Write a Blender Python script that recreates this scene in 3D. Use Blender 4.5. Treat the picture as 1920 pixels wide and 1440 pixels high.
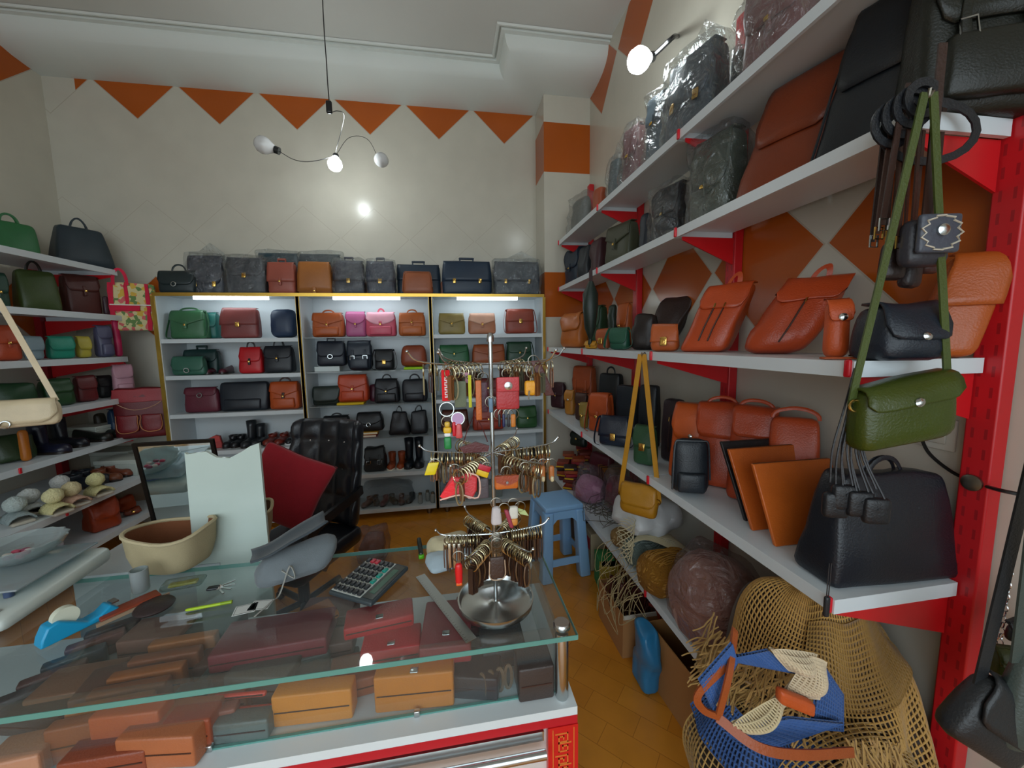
import bpy, bmesh, math, random
from math import sin, cos, pi, radians, sqrt, exp
from mathutils import Vector, Matrix, noise
random.seed(7)
for o in list(bpy.data.objects): bpy.data.objects.remove(o)
S = bpy.context.scene
COL = S.collection
# ---------------------------------------------------------------- camera (measured from the vanishing points)
YAW, PIT, ROL, FPX = 0.16257911, 0.10965465, -0.01572514, 718.857
CAM = Vector((0, 0, 1.55))
_f = Vector((sin(YAW)*cos(PIT), cos(YAW)*cos(PIT), -sin(PIT)))
_r0 = Vector((cos(YAW), -sin(YAW), 0)); _u0 = _r0.cross(_f)
_r = _r0*cos(ROL) + _u0*sin(ROL); _u = _u0*cos(ROL) - _r0*sin(ROL)
cd = bpy.data.cameras.new('camera'); cam = bpy.data.objects.new('camera', cd); COL.objects.link(cam)
m = Matrix((_r, _u, -_f)).transposed().to_4x4(); m.translation = CAM
cam.matrix_world = m
cd.sensor_width = 36; cd.lens = 36*FPX/1920; cd.clip_start = .02; cd.clip_end = 100
S.camera = cam
# ---------------------------------------------------------------- view, daylight
S.view_settings.view_transform = 'Standard'; S.view_settings.look = 'None'
S.view_settings.exposure = 0.0; S.view_settings.gamma = 1; S.view_settings.use_curve_mapping = False
W = bpy.data.worlds.new('daylight'); S.world = W; W.use_nodes = True
bg = W.node_tree.nodes['Background']; bg.inputs[0].default_value = (.80, .92, 1, 1); bg.inputs[1].default_value = 1.9
def area(name, loc, rot, sx, sy, e, col):
    l = bpy.data.lights.new(name, 'AREA'); l.shape = 'RECTANGLE'; l.size = sx; l.size_y = sy; l.energy = e; l.color = col
    o = bpy.data.objects.new(name, l); o.location = loc; o.rotation_euler = rot; COL.objects.link(o); return o
# daylight entering through the open shop front behind the camera
area('shop_front_daylight', (-.9, -2.1, 1.75), (radians(90), 0, 0), 4.0, 3.0, 56, (.84, .95, 1))
# ---------------------------------------------------------------- pixel helpers: solve real positions on known planes
def pr(p):
    v = Vector(p) - CAM; w = max(v.dot(_f), 1e-4)
    return 960 + FPX*v.dot(_r)/w, 720 - FPX*v.dot(_u)/w
def ray(x, y): return (x-960)/FPX*_r - (y-720)/FPX*_u + _f
def at(x, y, X=None, Y=None, Z=None):
    d = ray(x, y)
    t = (X-CAM.x)/d.x if X is not None else (Y-CAM.y)/d.y if Y is not None else (Z-CAM.z)/d.z
    return CAM + d*t
def bis(fn, a, b, goal):
    fa = fn(a) - goal
    for _ in range(40):
        c = (a+b)/2; fc = fn(c) - goal
        if (fc > 0) == (fa > 0): a, fa = c, fc
        else: b = c
    return (a+b)/2
def fitX(px, Y, z): return bis(lambda t: pr((t, Y, z))[0], -4, 2, px)
def fitY(px, X, z): return bis(lambda t: pr((X, t, z))[0], .25, 7, px)
def fitZ(py, X, Y): return bis(lambda t: pr((X, Y, t))[1], -.5, 5, py)
# ---------------------------------------------------------------- materials
KA = 1.25
def lin(c): c /= 255; return c/12.92 if c <= .04045 else ((c+.055)/1.055)**2.4
def hexc(h, k=1.0): return tuple(min(.92, lin(int(h[i:i+2], 16))*k) for i in (0, 2, 4)) + (1,)
_mc = {}
def mat(kind, col='808080', k=None, rough=None):
    key = (kind, col, k, rough)
    if key in _mc: return _mc[key]
    M = bpy.data.materials.new(kind + '_' + col); M.use_nodes = True; _mc[key] = M
    N = M.node_tree.nodes; L = M.node_tree.links; B = N['Principled BSDF']
    c = hexc(col, KA if k is None else k)
    def tex(scale, detail=3, typ='ShaderNodeTexNoise'):
        t = N.new(typ); t.inputs['Scale'].default_value = scale
        if 'Detail' in t.inputs: t.inputs['Detail'].default_value = detail
        tc = N.new('ShaderNodeTexCoord'); L.new(tc.outputs['Object'], t.inputs['Vector']); return t
    def vary(t, amt):
        mx = N.new('ShaderNodeMix'); mx.data_type = 'RGBA'; L.new(t.outputs[0], mx.inputs[0])
        mx.inputs[6].default_value = tuple(v*(1-amt) for v in c[:3]) + (1,); mx.inputs[7].default_value = tuple(min(1, v*(1+amt)) for v in c[:3]) + (1,)
        L.new(mx.outputs[2], B.inputs['Base Color'])
    def bump(t, s, dist=.01, out=0):
        b = N.new('ShaderNodeBump'); b.inputs['Strength'].default_value = s; b.inputs['Distance'].default_value = dist
        L.new(t.outputs[out], b.inputs['Height']); L.new(b.outputs[0], B.inputs['Normal'])
    B.inputs['Base Color'].default_value = c
    if kind == 'leather':
        B.inputs['Roughness'].default_value = .42 if rough is None else rough
        vary(tex(9), .22); bump(tex(220, 2), .25, .004)
    elif kind == 'suede':
        B.inputs['Roughness'].default_value = .9; vary(tex(14), .18); bump(tex(300), .3, .003)
    elif kind == 'cloth':
        B.inputs['Roughness'].default_value = .85; vary(tex(30), .12); bump(tex(400), .4, .002)
        B.inputs['Sheen Weight'].default_value = .2
    elif kind == 'fur':
        B.inputs['Roughness'].default_value = 1; vary(tex(80), .15); bump(tex(120), 1, .01)
    elif kind == 'paint':
        B.inputs['Roughness'].default_value = .35 if rough is None else rough; vary(tex(3), .04)
    elif kind == 'plastic':
        B.inputs['Roughness'].default_value = .3 if rough is None else rough; vary(tex(6), .03)
    elif kind == 'metal':
        B.inputs['Metallic'].default_value = 1; B.inputs['Roughness'].default_value = .22 if rough is None else rough; vary(tex(20), .06)
    elif kind == 'paper':
        B.inputs['Roughness'].default_value = .8; vary(tex(12), .05)
    elif kind == 'emit':
        B.inputs['Emission Color'].default_value = hexc(col, 1); B.inputs['Emission Strength'].default_value = k
    elif kind == 'mirror':
        B.inputs['Metallic'].default_value = 1; B.inputs['Roughness'].default_value = .03
    elif kind in ('glass', 'wrap', 'bulbglass'):
        N.remove(B); out = N['Material Output']
        tr = N.new('ShaderNodeBsdfTransparent'); gl = N.new('ShaderNodeBsdfGlossy'); df = N.new('ShaderNodeBsdfDiffuse')
        m1 = N.new('ShaderNodeMixShader'); m2 = N.new('ShaderNodeMixShader'); fr = N.new('ShaderNodeLayerWeight')
        tr.inputs[0].default_value = hexc(col, 1); df.inputs[0].default_value = (.7, .75, .75, 1); fr.inputs[0].default_value = .5
        pw = N.new('ShaderNodeMath'); pw.operation = 'POWER'; pw.inputs[1].default_value = 4; L.new(fr.outputs['Facing'], pw.inputs[0])
        ad = N.new('ShaderNodeMath'); ad.operation = 'MULTIPLY_ADD'; ad.inputs[1].default_value = .6; ad.inputs[2].default_value = .035; L.new(pw.outputs[0], ad.inputs[0])
        if kind == 'wrap':
            gl.inputs['Roughness'].default_value = .12; m1.inputs[0].default_value = .03; df.inputs[0].default_value = (.5, .54, .58, 1)
            t = tex(13, 5); t.inputs['Distortion'].default_value = 1.6
            b = N.new('ShaderNodeBump'); b.inputs['Strength'].default_value = 1; b.inputs['Distance'].default_value = .05
            L.new(t.outputs[0], b.inputs['Height'])
            L.new(b.outputs[0], gl.inputs['Normal']); L.new(b.outputs[0], fr.inputs['Normal']); ad.inputs[2].default_value = .09
        elif kind == 'bulbglass':
            gl.inputs['Roughness'].default_value = .1; m1.inputs[0].default_value = .8; df.inputs[0].default_value = (.8, .8, .8, 1)
        else:
            gl.inputs['Roughness'].default_value = .02; m1.inputs[0].default_value = .02 if k is None else k
        L.new(tr.outputs[0], m1.inputs[1]); L.new(df.outputs[0], m1.inputs[2])
        L.new(ad.outputs[0], m2.inputs[0]); L.new(m1.outputs[0], m2.inputs[1]); L.new(gl.outputs[0], m2.inputs[2])
        L.new(m2.outputs[0], out.inputs[0])
    return M
def leather(c, rough=None): return mat('leather', c, None, rough)
GOLD = lambda: mat('metal', 'D8B060', 1); CHROME = lambda: mat('metal', 'C8CCCC', 1); IRON = lambda: mat('metal', '8A8478', 1, .35)
# ---------------------------------------------------------------- geometry kit
class G:
    """collects geometry, builds ONE mesh object"""
    def __init__(s): s.v = []; s.f = []
    def add(s, vs, fs, fn=None):
        n = len(s.v); s.v += [tuple(fn(*p)) if fn else tuple(p) for p in vs]; s.f += [tuple(i+n for i in q) for q in fs]; return s
    def box(s, x0, x1, y0, y1, z0, z1, fn=None):
        v = [(x, y, z) for x in (x0, x1) for y in (y0, y1) for z in (z0, z1)]
        return s.add(v, [(0,1,3,2), (4,6,7,5), (0,4,5,1), (2,3,7,6), (0,2,6,4), (1,5,7,3)], fn)
    def soft(s, w, d, h, r=.02, n=3, c=(0, 0, 0), fn=None):
        """rounded box, base at c.z, with an inner grid so that it can be bent"""
        H = (w/2, d/2, h/2); r = min(r, min(H)*.98)
        ax = []
        for k in range(3):
            i = H[k]-r; a = [-H[k], -H[k]+.3*r] + [-i + 2*i*j/(n+1) for j in range(n+2)] + [H[k]-.3*r, H[k]]
            ax.append(a)
        m_ = len(ax[0]); idx = {}; vs = []; fs = []
        def vid(i, j, k):
            key = (i, j, k)
            if key not in idx:
                q = [ax[0][i], ax[1][j], ax[2][k]]; inn = [max(-(H[t]-r), min(H[t]-r, q[t])) for t in range(3)]
                dd = [q[t]-inn[t] for t in range(3)]; l = sqrt(sum(t*t for t in dd)) or 1
                p = [inn[t] + dd[t]/l*r for t in range(3)]
                idx[key] = len(vs); vs.append((p[0]+c[0], p[1]+c[1], p[2]+H[2]+c[2]))
            return idx[key]
        M1 = m_-1
        for a in range(M1):
            for b in range(M1):
                for lo in (0, M1):
                    q = [vid(lo, a, b), vid(lo, a+1, b), vid(lo, a+1, b+1), vid(lo, a, b+1)]; fs.append(tuple(q if lo else q[::-1]))
                    q = [vid(a, lo, b), vid(a+1, lo, b), vid(a+1, lo, b+1), vid(a, lo, b+1)]; fs.append(tuple(q[::-1] if lo else q))
                    q = [vid(a, b, lo), vid(a+1, b, lo), vid(a+1, b+1, lo), vid(a, b+1, lo)]; fs.append(tuple(q if lo else q[::-1]))
        return s.add(vs, fs, fn)
    def grid(s, P, fn=None, close=False):
        a = len(P); b = len(P[0]); vs = [p for row in P for p in row]
        fs = [(i*b+j, i*b+(j+1) % b, (i+1)*b+(j+1) % b, (i+1)*b+j) for i in range(a-1) for j in range(b if close else b-1)]
        return s.add(vs, fs, fn)
    def sweep(s, path, prof, up=(0, 0, 1), closed=False, fn=None):
        P = [Vector(p) for p in path]; n = len(P); U = Vector(up); vs = []; k = len(prof); last = None
        for i in range(n):
            t = (P[(i+1) % n]-P[i-1]) if closed else (P[min(i+1, n-1)]-P[max(i-1, 0)])
            t = t.normalized() if t.length > 1e-9 else Vector((0, 0, 1))
            if last is None:
                sd = t.cross(U)
                if sd.length < .05: sd = t.cross(Vector((1, 0, 0))) if abs(t.x) < .9 else t.cross(Vector((0, 1, 0)))
            else: sd = last - t*last.dot(t)
            sd.normalize(); last = sd; up2 = sd.cross(t)
            sc = 1
            vs += [tuple(P[i] + sd*a*sc + up2*b*sc) for a, b in prof]
        fs = []
        for i in range(n if closed else n-1):
            for j in range(k):
                fs.append((i*k+j, i*k+(j+1) % k, ((i+1) % n)*k+(j+1) % k, ((i+1) % n)*k+j))
        if not closed: fs += [tuple(range(k))[::-1], tuple((n-1)*k+j for j in range(k))]
        return s.add(vs, fs, fn)
    def tube(s, path, r=.005, seg=6, closed=False, fn=None, up=(0, 0, 1)):
        return s.sweep(path, [(r*cos(2*pi*i/seg), r*sin(2*pi*i/seg)) for i in range(seg)], up, closed, fn)
    def strap(s, path, w=.02, t=.003, up=(0, 0, 1), closed=False, fn=None):
        return s.sweep(path, [(-w/2, -t/2), (w/2, -t/2), (w/2, t/2), (-w/2, t/2)], up, closed, fn)
    def lathe(s, prof, seg=20, c=(0, 0, 0), fn=None, sy=1, cap=True):
        P = [[(c[0]+r*cos(2*pi*j/seg), c[1]+r*sy*sin(2*pi*j/seg), c[2]+z) for j in range(seg)] for r, z in prof]
        s.grid(P, fn, True)
        if cap:
            n = len(s.v); k = len(prof); b = n - k*seg
            s.f += [tuple(b+j for j in range(seg))[::-1], tuple(n-seg+j for j in range(seg))]
        return s
    def torus(s, R, r, c=(0, 0, 0), axis='y', seg=16, sg=6, fn=None, sx=1, sz=1):
        def p(a):
            if axis == 'y': return (c[0]+R*sx*cos(a), c[1], c[2]+R*sz*sin(a))
            if axis == 'x': return (c[0], c[1]+R*sx*cos(a), c[2]+R*sz*sin(a))
            return (c[0]+R*sx*cos(a), c[1]+R*sz*sin(a), c[2])
        return s.tube([p(2*pi*i/seg) for i in range(seg)], r, sg, True, fn, up={'y': (0, 1, 0), 'x': (1, 0, 0), 'z': (0, 0, 1)}[axis])
    def prism(s, poly, y0, y1, fn=None):
        """poly in xz, extruded along y"""
        n = len(poly); vs = [(x, y0, z) for x, z in poly] + [(x, y1, z) for x, z in poly]
        return s.add(vs, [tuple(range(n)), tuple(range(2*n-1, n-1, -1))] + [(i, i+n, (i+1) % n + n, (i+1) % n) for i in range(n)], fn)
    def build(s, name, mt, parent=None, smooth=True, solid=0, bevel=0, sub=0):
        me = bpy.data.meshes.new(name); me.from_pydata(s.v, [], s.f); me.materials.append(mt)
        bm = bmesh.new(); bm.from_mesh(me); bmesh.ops.recalc_face_normals(bm, faces=bm.faces); bm.to_mesh(me); bm.free()
        if smooth:
            me.polygons.foreach_set('use_smooth', [True]*len(me.polygons)); me.set_sharp_from_angle(angle=radians(50))
        o = bpy.data.objects.new(name, me); COL.objects.link(o)
        if parent: o.parent = parent
        if solid: md = o.modifiers.new('thick', 'SOLIDIFY'); md.thickness = solid; md.offset = 0
        if bevel: md = o.modifiers.new('bev', 'BEVEL'); md.width = bevel; md.segments = 2; md.limit_method = 'ANGLE'
        if sub: md = o.modifiers.new('sub', 'SUBSURF'); md.levels = sub; md.render_levels = sub
        return o
def tag(o, label=None, cat=None, group=None, kind=None):
    if label: o['label'] = label
    if cat: o['category'] = cat
    if group: o['group'] = group
    if kind: o['kind'] = kind
    return o
def thing(name, loc, rz=0, label=None, cat=None, group=None, tilt=(0, 0)):
    o = bpy.data.objects.new(name, None); COL.objects.link(o); o.location = loc; o.empty_display_size = .05
    o.rotation_euler = (tilt[0], tilt[1], rz); return tag(o, label, cat, group)
def struct(g, name, mt, **k): return tag(g.build(name, mt, None, **k), kind='structure')
def arc(p0, p1, h, n=10, q=None):
    """arch path from p0 to p1 rising by h"""
    p0 = Vector(p0); p1 = Vector(p1); q = Vector(q or (0, 0, 1))
    return [p0.lerp(p1, .5-.5*cos(pi*i/n)) + q*h*sin(pi*i/n)**.8 for i in range(n+1)]
def cat(p0, p1, sag, n=12):
    p0 = Vector(p0); p1 = Vector(p1)
    return [p0.lerp(p1, i/n) - Vector((0, 0, sag*4*(i/n)*(1-i/n))) for i in range(n+1)]
def bez(pts, n=8):
    """catmull-rom through points"""
    P = [Vector(p) for p in pts]; P = [P[0]*2-P[1]] + P + [P[-1]*2-P[-2]]; out = []
    for i in range(1, len(P)-2):
        for j in range(n):
            t = j/n; a, b, c, d = P[i-1:i+3]
            out.append(.5*((2*b) + (c-a)*t + (2*a-5*b+4*c-d)*t*t + (3*b-a-3*c+d)*t**3))
    out.append(P[-2]); return out
# ---------------------------------------------------------------- the bag family
def mkdef(w, d, h, top=.92, td=.6, bulge=.15, wob=.006, seed=0, lean=0, shear=0, sag=0, skew=0):
    of = Vector((seed*3.7, seed*1.3, seed*2.1))
    def f(x, y, z):
        v = max(0, min(1.3, z/h)); bx = max(0, 1-(2*x/w)**2); bz = max(0, 4*v*(1-v))
        y2 = y*(1+(td-1)*v**1.4)*(1+bulge*bx*bz); x2 = x*(1+(top-1)*v)*(1+.04*bz); z2 = z - sag*h*bx*v*v
        p = Vector((x*9, y*5, z*9)) + of
        nn = noise.noise(p); n2 = noise.noise(p*2.3+Vector((9, 9, 9)))
        z0 = min(1, z/.03)
        y2 += wob*(nn+.5*n2)*z0; x2 += wob*.7*n2*z0; z2 += wob*.8*nn*z0
        return (x2+shear*z2, y2+lean*z2, z2+skew*x)
    return f
def bag(name, loc, rz, w, h, d, col, label, cat_='handbag', group=None, flap=.55, shape='r', clasp='tab', handle=None, strap=False, pocket=False,
        zips=0, top=.92, td=.6, bulge=.2, wob=.005, r=.025, lean=0, shear=0, sag=0, wrap=False, tilt=(0, 0), hcol=None, fcol=None, hh=None, hw=None, rough=None, ccol=None, seed=None, piping=False, ears=False, skew=0):
    seed = random.random()*50 if seed is None else seed
    T = thing(name, loc, rz, label, cat_, group, tilt); f = mkdef(w, d, h, top, td, bulge, wob, seed, lean, shear, sag, skew)
    lm = leather(col, rough); hm = leather(hcol or col, rough); cm = leather(ccol) if ccol else GOLD(); e = .004
    G().soft(w, d, h, r, 4, fn=f).build('body', lm, T)
    F = -d/2
    if flap:
        rows = []; ns = 13
        for i in range(ns):
            s = -1+2*i/(ns-1); L = flap*h; a = abs(s)
            if shape == 'r': L *= 1-.4*max(0, (a-.7)/.3)**2
            elif shape == 'v': L *= .62+.38*(1-a)
            elif shape == 'c': L *= sqrt(max(.06, 1-.75*a*a))
            x = s*w/2*.985; yb = d/2*.7; pts = [(x, yb, h+e)]; ar = r; seq = [(x, -(d/2-ar), h+e)]
            for q in range(1, 4): an = q*pi/6; seq.append((x, -(d/2-ar)-(ar+e)*sin(an), h-ar+(ar+e)*cos(an)))
            pts.append((x, 0, h+e)); pts += seq; zt = h-ar; zb = h-L
            for q in range(1, 6): pts.append((x, F-e-.002*q/5, zt+(zb-zt)*q/5))
            rows.append(pts)
        G().grid(rows, f).build('flap', leather(fcol) if fcol else lm, T, solid=.005)
    zc = h*(1-flap) if flap else h*.8; yf = F-.012
    if clasp == 'tab':
        G().soft(w*.1, .008, h*.26, .004, 1, (0, yf, zc-h*.12), f).build('strap_tab', hm, T)
        G().soft(.016, .006, .016, .003, 1, (0, yf-.006, zc-h*.02), f).build('clasp', cm, T)
    elif clasp == 'lock':
        G().soft(.032, .008, .04, .004, 1, (0, yf, zc-.018), f).torus(.008, .002, (0, yf-.006, zc), fn=f).build('clasp', cm, T)
    elif clasp == 'ring':
        G().torus(.017, .0035, (0, yf-.003, zc+.004), fn=f).build('clasp', CHROME(), T)
    elif clasp == 'two':
        for s in (-1, 1): G().soft(.026, .008, .042, .004, 1, (s*w*.26, yf, zc-.02), f).soft(.016, .01, .012, .003, 1, (s*w*.26, yf-.003, zc-.005), f).build('clasp', cm, T)
    elif clasp == 'buckle2':
        for s in (-1, 1):
            G().soft(.02, .006, h*.4, .003, 1, (s*w*.25, yf, zc-h*.18), f).build('strap_tab', hm, T)
            G().strap([(s*w*.25+a*.016, yf-.006, zc+b*.016-h*.05) for a, b in ((-1, -1), (1, -1), (1, 1), (-1, 1))], .004, .004, (0, 1, 0), True, f).build('buckle', CHROME(), T)
    elif clasp == 'dot':
        G().lathe([(.009, 0), (.009, .003), (.004, .006)], 12, fn=lambda x, y, z: f(x, yf-z+.004, zc+h*.06+y)).build('stud', CHROME(), T)
    if pocket:
        g = G().soft(w*.74, .03, h*.36, .012, 2, (0, F-.006, h*.07), f); g.build('front_pocket', lm, T)
    if zips:
        for q in range(zips):
            zx = (q-(zips-1)/2)*w*.22
            G().soft(w*.03, .012, h*.6, .003, 2, (zx, F-.002, h*.16), f).build('zip', leather('3A2018'), T)
            G().tube([(zx, F-.012, h*.72), (zx+.004, F-.02, h*.66)], .003, 5, fn=f).build('zip_pull', GOLD(), T)
    if piping:
        pth = [(-w/2*.97, F*.96, .02), (-w/2*.97, F*.96, h*.94), (-w/2*.9, F*.96, h*.98), (w/2*.9, F*.96, h*.98), (w/2*.97, F*.96, h*.94), (w/2*.97, F*.96, .02)]
        G().tube([p for i in range(5) for p in [Vector(pth[i]).lerp(Vector(pth[i+1]), t/4) for t in range(4)]], .004, 5, fn=f).build('piping', hm, T)
    H_ = hh or h*.3; hw = hw or w*.4
    if handle == 'top': G().tube(arc((-hw/2, 0, h-.004), (hw/2, 0, h-.004), H_, 12), .007, 7, fn=f, up=(0, 1, 0)).build('handle', hm, T)
    elif handle == 'brief':
        G().soft(hw*.8, .024, .018, .008, 2, (0, 0, h+.022)).box(-hw*.38, -hw*.3, -.008, .008, h-.01, h+.03).box(hw*.3, hw*.38, -.008, .008, h-.01, h+.03).build('handle', hm, T)
    elif handle == 'two':
        for s in (-1, 1):
            yy = s*d*.3*td; G().tube(arc((-hw/2, yy, h*.86), (hw/2, yy*1.2, h*.86), H_+h*.14, 14), .0065, 7, fn=f, up=(0, 1, 0)).build('handle', hm, T)
            if s < 0:
                for q in (-1, 1): G().soft(.022, .006, h*.2, .003, 1, (q*hw/2, F*.92, h*.7), f).build('handle_tab', hm, T)
    elif handle == 'loop': G().strap(arc((-hw*.3, 0, h-.01), (hw*.3, 0, h-.01), H_*.7, 12), .016, .004, (0, 1, 0), fn=f).build('handle', hm, T)
    if strap:
        x = w/2*top
        pts = [(-x*.98, 0, h*.93), (-x-.012, -.01, h*.97), (-x-.028, -.02, h*.6), (-x-.03*1.1, -d/2*.8, h*.25), (-x*1.02-.02, -d/2-.01, .012), (-x*.9, -d/2-.02, .006)]
        G().strap(bez(pts, 5), .014, .003, (0, 1, 0)).build('shoulder_strap', hm, T)
        G().strap([(-p.x, p.y, p.z) for p in bez(pts, 5)], .014, .003, (0, 1, 0)).build('shoulder_strap', hm, T)
    if wrap:
        fw = mkdef(w, d, h, 1, .75, .2, .03, seed+5, lean, shear)
        g = G().soft(w*1.08, d*1.25+.01, h*1.08, .02, 9, fn=fw)
        if ears: g.prism([(-w*.53, h*.8), (-w*.5, h*1.12), (-w*.2, h*1.14), (w*.12, h*1.36), (w*.5, h*1.10), (w*.52, h*.8)], -.004, .004)
        g.build('plastic_wrap', mat('wrap', 'F4F6F8'), T)
    return T
def tote(name, loc, rz, w, h, d, col, label, **k):
    k.setdefault('top', .72); k.setdefault('td', .4); k.setdefault('flap', 0); k.setdefault('clasp', None); k.setdefault('handle', 'two')
    return bag(name, loc, rz, w, h, d, col, label, **k)
def shoe(name, loc, rz, L, col, label, cat_='shoe', group=None, shaft=0, sole='201814', open_=False, heel=.0, fur=None):
    """toe points to -Y"""
    T = thing(name, loc, rz, label, cat_, group); W_ = L*.36; g = G(); P = []
    n = 14
    for i in range(n+1):
        t = i/n; y = -L/2 + L*t
        hw = W_/2*(.25+.75*min(1, (t/.16)**.6))*(1-.28*max(0, t-.35)/.65)*(1 if t < .93 else .8)
        hz = L*(.16+.04*sin(pi*min(1, t/.4)))+ (L*.16*max(0, (t-.3)/.7)**.8) if not open_ else L*.1
        if t == 0: hz *= .55
        z0 = .012 + heel*max(0, (t-.4)/.6)
        P.append([(hw*cos(a)*(1 if sin(a) < .5 else .9), y, z0 + hz*max(0, (sin(a)+.35)/1.35)) for a in [2*pi*j/14 for j in range(14)]])
    g.grid(P, None, True); k = len(g.v)
    g.f += [tuple(range(14)), tuple(range(k-14, k))]
    if shaft:
        z0 = L*.16; g.grid([[(W_*(.40+.04*q)*.85*cos(a), L*.24+L*(.22-.012*q)*sin(a), z0+shaft*q/4) for a in [2*pi*j/14 for j in range(14)]] for q in range(5)], None, True)
    m_ = leather(col, .3)
    g.build('upper', m_, T, solid=.003 if shaft else 0)
    G().grid([[(x*1.06, y*1.02, z) for x, y, _ in P[i]] for z in (0,) for i in range(n+1)], None, True)
    s = G(); out = [(P[i][0][0]*1.04, P[i][0][1]) for i in range(n+1)] + [(-P[i][0][0]*1.04, P[i][0][1]) for i in range(n, -1, -1)]
    s.add([(x, y, 0) for x, y in out] + [(x, y, .016) for x, y in out], [tuple(range(len(out))), tuple(range(len(out), 2*len(out)))] + [(i, (i+1) % len(out), len(out)+(i+1) % len(out), len(out)+i) for i in range(len(out))])
    if heel: s.box(-W_*.3, W_*.3, L*.2, L*.48, 0, heel)
    s.build('sole', mat('plastic', sole), T)
    return T
# ================================================================ THE ROOM
XL, XR, YB, YC, XC, ZC, YF = -3.05, 1.30, 3.77, 3.45, .88, 3.84, -1.8
def tile_mat(name, axis, c0, pitch, bands, base='C5C0B2', brown='B0561A', squares=(), lines=(), hmin=None):
    """cream tiles with fired brown lozenges laid into them, in world metres; axis = horizontal axis 0/1"""
    M = bpy.data.materials.new(name); M.use_nodes = True; N = M.node_tree.nodes; L = M.node_tree.links; B = N['Principled BSDF']
    ge = N.new('ShaderNodeNewGeometry'); sp = N.new('ShaderNodeSeparateXYZ'); L.new(ge.outputs['Position'], sp.inputs[0])
    def mth(op, a, b=None, c=None):
        n = N.new('ShaderNodeMath'); n.operation = op
        for i, v in enumerate((a, b, c)):
            if v is None: continue
            if isinstance(v, (int, float)): n.inputs[i].default_value = v
            else: L.new(v, n.inputs[i])
        return n.outputs[0]
    h = sp.outputs[axis]; z = sp.outputs[2]
    fr = mth('FRACT', mth('ADD', mth('DIVIDE', mth('SUBTRACT', h, c0), pitch), 100.5))
    dx = mth('ABSOLUTE', mth('MULTIPLY', mth('SUBTRACT', fr, .5), pitch))
    mask = None; line = None
    for zc, hh in bands:
        dz = mth('ABSOLUTE', mth('SUBTRACT', z, zc)); s = mth('ADD', mth('DIVIDE', dx, pitch/2), mth('DIVIDE', dz, hh))
        a = mth('LESS_THAN', s, .965); b = mth('LESS_THAN', mth('ABSOLUTE', mth('SUBTRACT', s, .98)), .012)
        mask = a if mask is None else mth('MAXIMUM', mask, a); line = b if line is None else mth('MAXIMUM', line, b)
    if hmin is not None: mask = mth('MULTIPLY', mask, mth('GREATER_THAN', h, hmin))
    for z0, z1 in squares:
        a = mth('MULTIPLY', mth('GREATER_THAN', z, z0), mth('LESS_THAN', z, z1)); mask = a if mask is None else mth('MAXIMUM', mask, a)
    for zc, hh in lines:
        dz = mth('ABSOLUTE', mth('SUBTRACT', z, zc)); s = mth('ADD', mth('DIVIDE', dx, pitch/2), mth('DIVIDE', dz, hh))
        b = mth('LESS_THAN', mth('ABSOLUTE', mth('SUBTRACT', s, .98)), .008); line = b if line is None else mth('MAXIMUM', line, b)
    no = N.new('ShaderNodeTexNoise'); no.inputs['Scale'].default_value = 5; no.inputs['Detail'].default_value = 6; L.new(ge.outputs['Position'], no.inputs['Vector'])
    no2 = N.new('ShaderNodeTexNoise'); no2.inputs['Scale'].default_value = 1.6; L.new(ge.outputs['Position'], no2.inputs['Vector'])
    def mix(f, a, b):
        n = N.new('ShaderNodeMix'); n.data_type = 'RGBA'
        if isinstance(f, (int, float)): n.inputs[0].default_value = f
        else: L.new(f, n.inputs[0])
        for i, v in ((6, a), (7, b)):
            if isinstance(v, tuple): n.inputs[i].default_value = v
            else: L.new(v, n.inputs[i])
        return n.outputs[2]
    c = hexc(base, 1); cream = mix(no.outputs[0], tuple(v*.9 for v in c[:3])+(1,), tuple(v*1.08 for v in c[:3])+(1,))
    d = hexc(brown, 1); br = mix(no2.outputs[0], tuple(v*.7 for v in d[:3])+(1,), tuple(v*1.25 for v in d[:3])+(1,))
    o = mix(mask, cream, br) if mask is not None else cream
    if line is not None: o = mix(line, o, hexc('B2AA9A', 1))
    L.new(o, B.inputs['Base Color']); B.inputs['Roughness'].default_value = .22; B.inputs['Specular IOR Level'].default_value = .35
    return M
Mback = tile_mat('back_wall_tiles', 0, -2.42, .6, [(3.67, .285), (1.87, .285)], lines=[(2.5, .27)], hmin=-2.83)
Mright = tile_mat('right_wall_tiles', 1, 1.46, .575, [(3.67, .29), (1.87, .29)])
Mleft = tile_mat('left_wall_tiles', 1, 3.46, .575, [(3.7, .28), (1.87, .28)], base='C8C3B4')
Mcol = tile_mat('pillar_tiles', 0, 1.1, .6, [], squares=[(3.03, 3.44), (1.77, 2.17)])
Mplain = tile_mat('plain_tiles', 0, 1.1, .6, [])
Mplaster = mat('paint', 'D0D2CE', 1, .7)
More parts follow.
